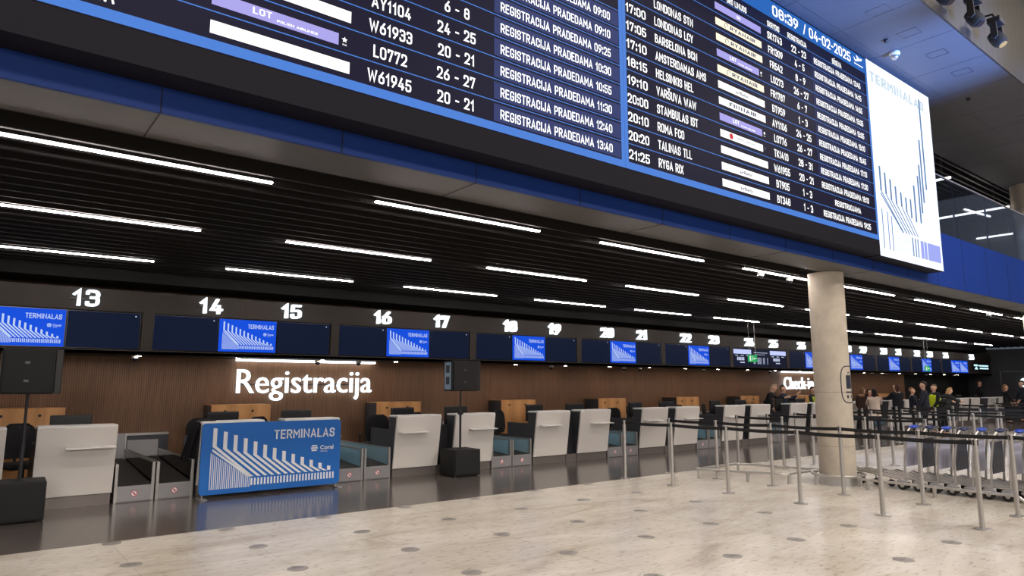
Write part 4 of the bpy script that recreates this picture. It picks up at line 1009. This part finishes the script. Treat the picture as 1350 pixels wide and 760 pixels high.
b = MB(); b.quad(0.05, 0.6, 0.14, 0.22, -0.012); b.quad(0.7, 2.0, 0.13, 0.2, -0.012); b.quad(0.8, 2.0, 0.0, 0.07, -0.012); b.poly([(0.1, -0.02), (0.6, -0.02), (0.35, 0.14)], -0.012); b.build('sign_marks', emis('sign_cyan_white', rgb(190, 235, 245), 1.3), t, fix=False)
t = thing('portal_frame', 'thin pale frame outline on the charcoal end wall', 'frame', (X1 - 0.02, 0, 0))
b = MB(); b.box(-.02, .02, 10.9, 12.1, 2.26, 2.3); b.box(-.02, .02, 12.06, 12.1, 0, 2.3); b.build('border', M_plinth, t)
t = thing('end_wall_sign', 'white lit sign at the right edge on the charcoal end wall', 'sign', (X1 - 0.05, 11.25, 1.72))
b = MB(); vs, fs = glyphs('S', 0.03, 0.04); b.add([(v[2] - .0, -v[0] * .62, v[1] * .6 - .2) for v in vs], fs); b.build('letter', M_letter, t, fix=False)
MB().box(0.0, 0.05, -0.5, 0.05, -0.3, -0.28).build('mounting_rail', M_dark, t)

# ------------------------------------------------------------------ mezzanine: balustrade, lights
for k in range(10):
    x = 12.1 + 1.9 * k
    if k > 7: break
    t = thing('balustrade_panel', '%s glass balustrade panel counted from the white advert above the blue fascia' % WORD[k], 'balustrade', (x, 5.2, 4.6), 0, 'glass balustrade panels')
    MB().box(0.01, 1.89, 0.0, 0.02, 0.0, 1.24).build('pane', M_gl_clear, t)
    MB().box(0, 1.9, -0.008, 0.028, 1.24, 1.262).build('rail', M_steeldull, t)
    MB().box(-0.008, 0.008, 0.02, 0.05, 0.0, 1.24).build('post', M_dark, t)
def tubelight(p, q, label):
    o = thing('suspended_light', label, 'light'); MB().tube([p, q], 0.03, 8).build('tube', emis('tube_light', (1, 0.92, 0.84, 1), 3.5), o)
    b = MB()
    for u in (.15, .85):
        c = Vector(p).lerp(Vector(q), u); b.cyl(tuple(c), (c.x, c.y, 7.2), .004, n=6)
    b.build('wire', M_steel, o)
tubelight((22.6, 6.05, 6.6), (22.6, 8.3, 6.6), 'long light tube crossing another behind the balustrade glass')
tubelight((18.25, 6.0, 6.6), (18.25, 7.2, 6.6), 'light tube close to the white advert behind the balustrade')
tubelight((26.8, 7.1, 6.6), (26.8, 8.2, 6.6), 'lowest light tube behind the far end of the balustrade')
tubelight((22.15, 7.0, 6.64), (23.7, 6.85, 6.64), 'short light tube lying crosswise behind the balustrade')
t = thing('kiosk', 'small grey machine standing on the upper floor behind the balustrade', 'machine', (17.3, 6.2, 4.58))
MB().box(0, 1.0, 0, .4, 0, .5).build('cabinet', M_soffit, t, bevel=.02); MB().box(.25, .7, -.01, .01, .25, .42).build('panel', M_dark, t)

# ------------------------------------------------------------------ stage lights on the hall fascia
def moving_head(x, yv, z, rz, label):
    t = thing('stage_light', label, 'stage light', (x, yv, z), rz); t.scale = (.72, .72, .72)
    MB().box(-.17, .17, -.13, .13, .22, .36).build('base', M_black, t, bevel=.02)
    for s in (-1, 1): MB().prism([(-.06, .22), (.06, .22), (.07, -.12), (0, -.18), (-.07, -.12)], 'x', s * .19 - .025, s * .19 + .025).build('yoke_arm', M_black, t, bevel=.01)
    hd = MB(); hd.lathe([(.06, -.2), (.12, -.17), (.15, -.05), (.15, .1), (.11, .17), (.05, .19)], n=20); hd.xf(Matrix.Translation((0, 0, -.12)) @ Matrix.Rotation(R(150), 4, 'X')); h_ = hd.build('head', M_blackm, t, smooth=True)
    l = MB(); l.lathe([(.09, .19), (.085, .2)], n=20); l.xf(Matrix.Translation((0, 0, -.12)) @ Matrix.Rotation(R(150), 4, 'X')); l.build('lens', emis('warm_lens', (1, .82, .55, 1), .6) if x > 12.4 else M_blackgloss, h_, smooth=True)
    b = MB(); b.tube([(0, 0, .36), (0, .05, .5), (0, .41, .52)], .025, 8); b.build('clamp', M_black, t, smooth=True)
moving_head(11.62, 3.3, 7.27, 0, 'black stage light left of two on the bronze fascia at the top right')
moving_head(12.62, 3.3, 7.26, 0, 'black stage light rightmost on the bronze fascia at the top right')
moving_head(10.45, 3.3, 7.2, 0, 'black stage light cut by the top edge of the photo')

# ------------------------------------------------------------------ people
SKIN = {'a': mat('skin_light', rgb(222, 176, 150), 0.5), 'b': mat('skin_warm', rgb(205, 156, 128), 0.5)}
def cloth(c): return mat('cloth_%d_%d_%d' % c, rgb(*c), 0.85, noise=0.12, scale=60)
def skin_obj(name, verts, edges, radii, material, parent, root=0, sub=2):
    me = bpy.data.meshes.new(name); me.from_pydata(verts, edges, []); me.materials.append(material)
    o = bpy.data.objects.new(name, me); COL.objects.link(o); o.parent = parent
    md = o.modifiers.new('Skin', 'SKIN'); md.use_smooth_shade = True
    if not me.skin_vertices: 
        bm = bmesh.new(); bm.from_mesh(me); bm.verts.layers.skin.verify(); bm.to_mesh(me); bm.free()
    for i, r in enumerate(radii):
        sv = me.skin_vertices[0].data[i]; sv.radius = r if isinstance(r, tuple) else (r, r); sv.use_root = (i == root)
    sb = o.modifiers.new('Sub', 'SUBSURF'); sb.levels = sub; sb.render_levels = sub
    return o
def person(x, yv, rz, H, label, top, legs, hair, hairlen=0, tone='a', lean=0, armL=(20, 15), armR=(20, 15), coat=0, vest=None, hood=None, female=True, headturn=0, z0=0):
    """H standing height, faces -y before rz; arm = (shoulder swing forward, elbow bend) in degrees"""
    t = thing('person', label, 'person', (x, yv, z0), rz); k = H / 1.75; LR_ = R(lean)
    def B(p):                                                       # lean the upper body forward about the hips
        x_, y_, z_ = p
        if z_ > 0.95: dz = z_ - 0.95; y_, z_ = y_ - dz * math.sin(LR_) + (y_) * (math.cos(LR_) - 1), 0.95 + dz * math.cos(LR_)
        return (x_ * k, y_ * k, z_ * k)
    sw = 0.175 if female else 0.2
    V = []; E = []; Rr = []
    def v(p, r, par=None):
        V.append(B(p)); Rr.append(tuple(q * k for q in (r if isinstance(r, tuple) else (r, r)))); i = len(V) - 1
        if par is not None: E.append((par, i))
        return i
    pel = v((0, 0, .95), (.14, .1)); ws = v((0, 0, 1.1), (.12, .09), pel); cht = v((0, 0, 1.3), (.145, .1), ws); sh = v((0, .01, 1.42), (.1, .08), cht); nk = v((0, .005, 1.475), .054, sh); nk2 = v((0, -.01, 1.52), .052, nk)
    jaw = v((0, -.028, 1.565), (.066, .074), nk2); fc = v((0, -.016, 1.625), (.084, .1), jaw); sk = v((0, -.002, 1.68), (.084, .1), fc); tp = v((0, 0, 1.725), (.058, .065), sk)
    v((0, -.116, 1.61), .012, v((0, -.095, 1.63), .013, fc))                                                          # nose
    for s in (-1, 1): v((s * .086, .012, 1.625), (.012, .022), fc)
    arms = {}; hands = []
    for s, (fw, el) in ((-1, armL), (1, armR)):
        a = R(fw); e = R(fw + el); S0 = (s * sw, .01, 1.4)
        E0 = (s * (sw + .05), .01 - math.sin(a) * .29, 1.4 - math.cos(a) * .29); W0 = (E0[0] - s * .03, E0[1] - math.sin(e) * .25, E0[2] - math.cos(e) * .25)
        i = v(S0, .055, sh); i2 = v(E0, .042, i); i3 = v(W0, .03, i2); d = Vector((0, -math.sin(e), -math.cos(e))); Wv = Vector(W0)
        pm = v(tuple(Wv + d * .07), (.024, .04), i3); arms[s] = (S0, E0, W0)
        side = Vector((0, math.cos(e), -math.sin(e)))
        for q, ln in enumerate((.07, .085, .08, .06)):
            b0 = Wv + d * .1 + side * (q - 1.5) * .02; c = v(tuple(b0), .0095, pm); c = v(tuple(b0 + d * ln * .55 + Vector((-s * .008, 0, 0))), .0085, c); v(tuple(b0 + d * ln + Vector((-s * .022, 0, 0))), .007, c)
        th = v(tuple(Wv + d * .045 - side * .035), .011, pm); v(tuple(Wv + d * .09 - side * .055), .009, th)
    for s in (-1, 1):
        h = v((s * .09, 0, .88), .085, pel); kn = v((s * .1, -.015, .5), .055, h); an = v((s * .1, .02, .09), .036, kn); v((s * .11, -.13, .035), .032, an)
    skin_obj('body', V, E, Rr, SKIN[tone], t)
    # clothes
    V, E, Rr = [], [], []; low = .62 if coat else .84
    p0 = v((0, 0, .95), (.19, .15)); p1 = v((0, 0, 1.12), (.18, .14), p0); p2 = v((0, 0, 1.3), (.2, .15), p1); p3 = v((0, .01, 1.42), (.14, .105), p2); v((0, .008, 1.49), .072, p3); p4 = v((0, 0, low), (.185, .14), p0)
    if coat > 1: v((0, 0, .4), (.2, .16), p4)
    for s in (-1, 1):
        S0, E0, W0 = arms[s]; i = v(S0, .075, p3); i = v(E0, .06, i); v(tuple(Vector(E0).lerp(Vector(W0), .92)), .047, i)
    skin_obj('coat' if coat else 'jacket', V, E, Rr, cloth(top), t)
    V, E, Rr = [], [], []
    p0 = v((0, 0, .94), (.15, .115))
    for s in (-1, 1): h = v((s * .09, 0, .85), .098, p0); kn = v((s * .1, -.015, .5), .068, h); v((s * .1, .015, .09), .055, kn)
    skin_obj('trousers', V, E, Rr, cloth(legs), t)
    for s in (-1, 1):
        V, E, Rr = [], [], []; a = v((s * .1, .04, .05), .045); b_ = v((s * .108, -.06, .04), .042, a); v((s * .115, -.15, .032), .032, b_); skin_obj('shoe', V, E, Rr, cloth((26, 24, 24)), t)
    if vest:
        V, E, Rr = [], [], []; a = v((0, 0, .88), (.225, .18)); b_ = v((0, 0, 1.12), (.215, .17), a); c = v((0, 0, 1.32), (.235, .18), b_); v((0, .01, 1.43), (.17, .135), c); skin_obj('safety_vest', V, E, Rr, cloth(vest), t)
    hb = MB(); vs = []; fs = []; n, m = 20, 12                          # a cap of hair over the skull, longer behind
    for i in range(m + 1):
        th = PI * i / m
        for q in range(n):
            ph = 2 * PI * q / n; dx, dy, dz = math.sin(th) * math.cos(ph), math.sin(th) * math.sin(ph), math.cos(th)
            px, py, pz = dx * .088, .012 + dy * .104, 1.672 + dz * .105
            low = max(0.0, -dz)
            if dy < .15 and dz < .42: px *= .72; py = .012 + (py - .012) * .6; pz = max(pz, 1.6)
            elif hairlen and dz < 0: pz -= low * .16 * hairlen; px *= 1 + .15 * low; py += .012
            else: pz = max(pz, 1.585)
            vs.append(B((px, py, pz)))
    for i in range(m):
        for q in range(n): a = i * n + q; b_ = i * n + (q + 1) % n; fs.append((a, b_, b_ + n, a + n))
    hb.add(vs, fs).build('hair', cloth(hair), t, smooth=True, angle=180)
    if hood: V, E, Rr = [], [], []; a = v((-.1, .05, 1.47), .05); b_ = v((0, .11, 1.46), .065, a); v((.1, .05, 1.47), .05, b_); skin_obj('fur_hood', V, E, Rr, cloth(hood), t)
    for s in (-1, 1): 
        b = MB(); b.ball(B((s * .032, -.098, 1.643)), .0095 * k, 8, 6); b.build('eye', cloth((30, 24, 22)), t, smooth=True)
    p = B((0, -.092, 1.572)); MB().box(p[0] - .022 * k, p[0] + .022 * k, p[1] - .006, p[1] + .008, p[2] - .004, p[2] + .004).build('mouth', cloth((150, 80, 76)), t)
    return t
BL = (24, 26, 36)
person(20.05, 12.33, R(25), 1.69, 'person in black bending behind a desk with light hair, left of the Check-in sign', (20, 20, 26), BL, (196, 168, 140), 1, lean=22, armR=(60, 40))
person(21.02, 12.3, R(15), 1.6, 'person in navy with one forearm raised in front of the Check-in sign', (30, 40, 62), BL, (40, 32, 28), 0, armR=(60, 75), female=False)
person(22.9, 12.3, R(0), 1.55, 'person in a yellow vest behind the desk left of the column', (40, 40, 50), BL, (60, 46, 36), 0, vest=(206, 226, 40), female=False)
person(22.85, 10.62, R(95), 1.53, 'person in a brown coat with fur hood, just right of the column', (58, 36, 30), (36, 26, 28), (110, 78, 52), 1, coat=1, hood=(150, 116, 84), lean=6)
person(22.2, 9.95, R(120), 1.5, 'person in a cream jacket and dark trousers with back to us', (206, 188, 172), (30, 34, 50), (22, 18, 18), 1, armL=(50, 60), armR=(40, 70))
person(27.3, 12.4, R(20), 1.45, 'person in red seated behind a white desk', (150, 40, 44), BL, (30, 24, 22), 0)
person(24.65, 10.3, R(150), 1.66, 'person in a long black coat with brown hair, left of the standing group', (20, 22, 32), (20, 20, 26), (78, 52, 40), 1, coat=2, armR=(50, 50))
person(25.5, 10.15, R(30), 1.52, 'person in dark blue facing the camera, second of the standing group', (24, 30, 46), BL, (150, 112, 76), 0, tone='a', armR=(40, 60))
person(24.25, 9.3, R(200), 1.72, 'tall person in a navy jacket with back turned, middle of the standing group', (26, 30, 44), (20, 20, 24), (54, 44, 38), 0, female=False)
person(25.75, 9.55, R(235), 1.63, 'person in a bright yellow vest behind the tall person', (34, 34, 40), BL, (120, 96, 72), 0, vest=(214, 232, 36), female=False)
person(25.3, 9.15, R(60), 1.6, 'person with long fair hair in dark green leaning forward', (30, 34, 34), BL, (190, 150, 100), 1, lean=26, armL=(60, 20), armR=(60, 20))
person(38.9, 12.4, R(20), 1.82, 'person in a dark suit and white collar at the far desks', (20, 20, 26), BL, (60, 44, 36), 0, female=False, tone='b')
person(35.4, 10.3, R(40), 1.62, 'shorter person in black with brown hair beside the suited one', (22, 20, 22), BL, (150, 106, 78), 1)
person(37.2, 10.2, R(220), 1.8, 'dark figure at the right edge in front of the lit end sign', (22, 26, 40), BL, (20, 18, 18), 0, female=False)
person(39.7, 12.6, R(10), 1.35, 'person in dull red sitting behind the last white desk', (120, 66, 66), BL, (90, 60, 50), 0)

bpy.data.scenes.remove(TS)
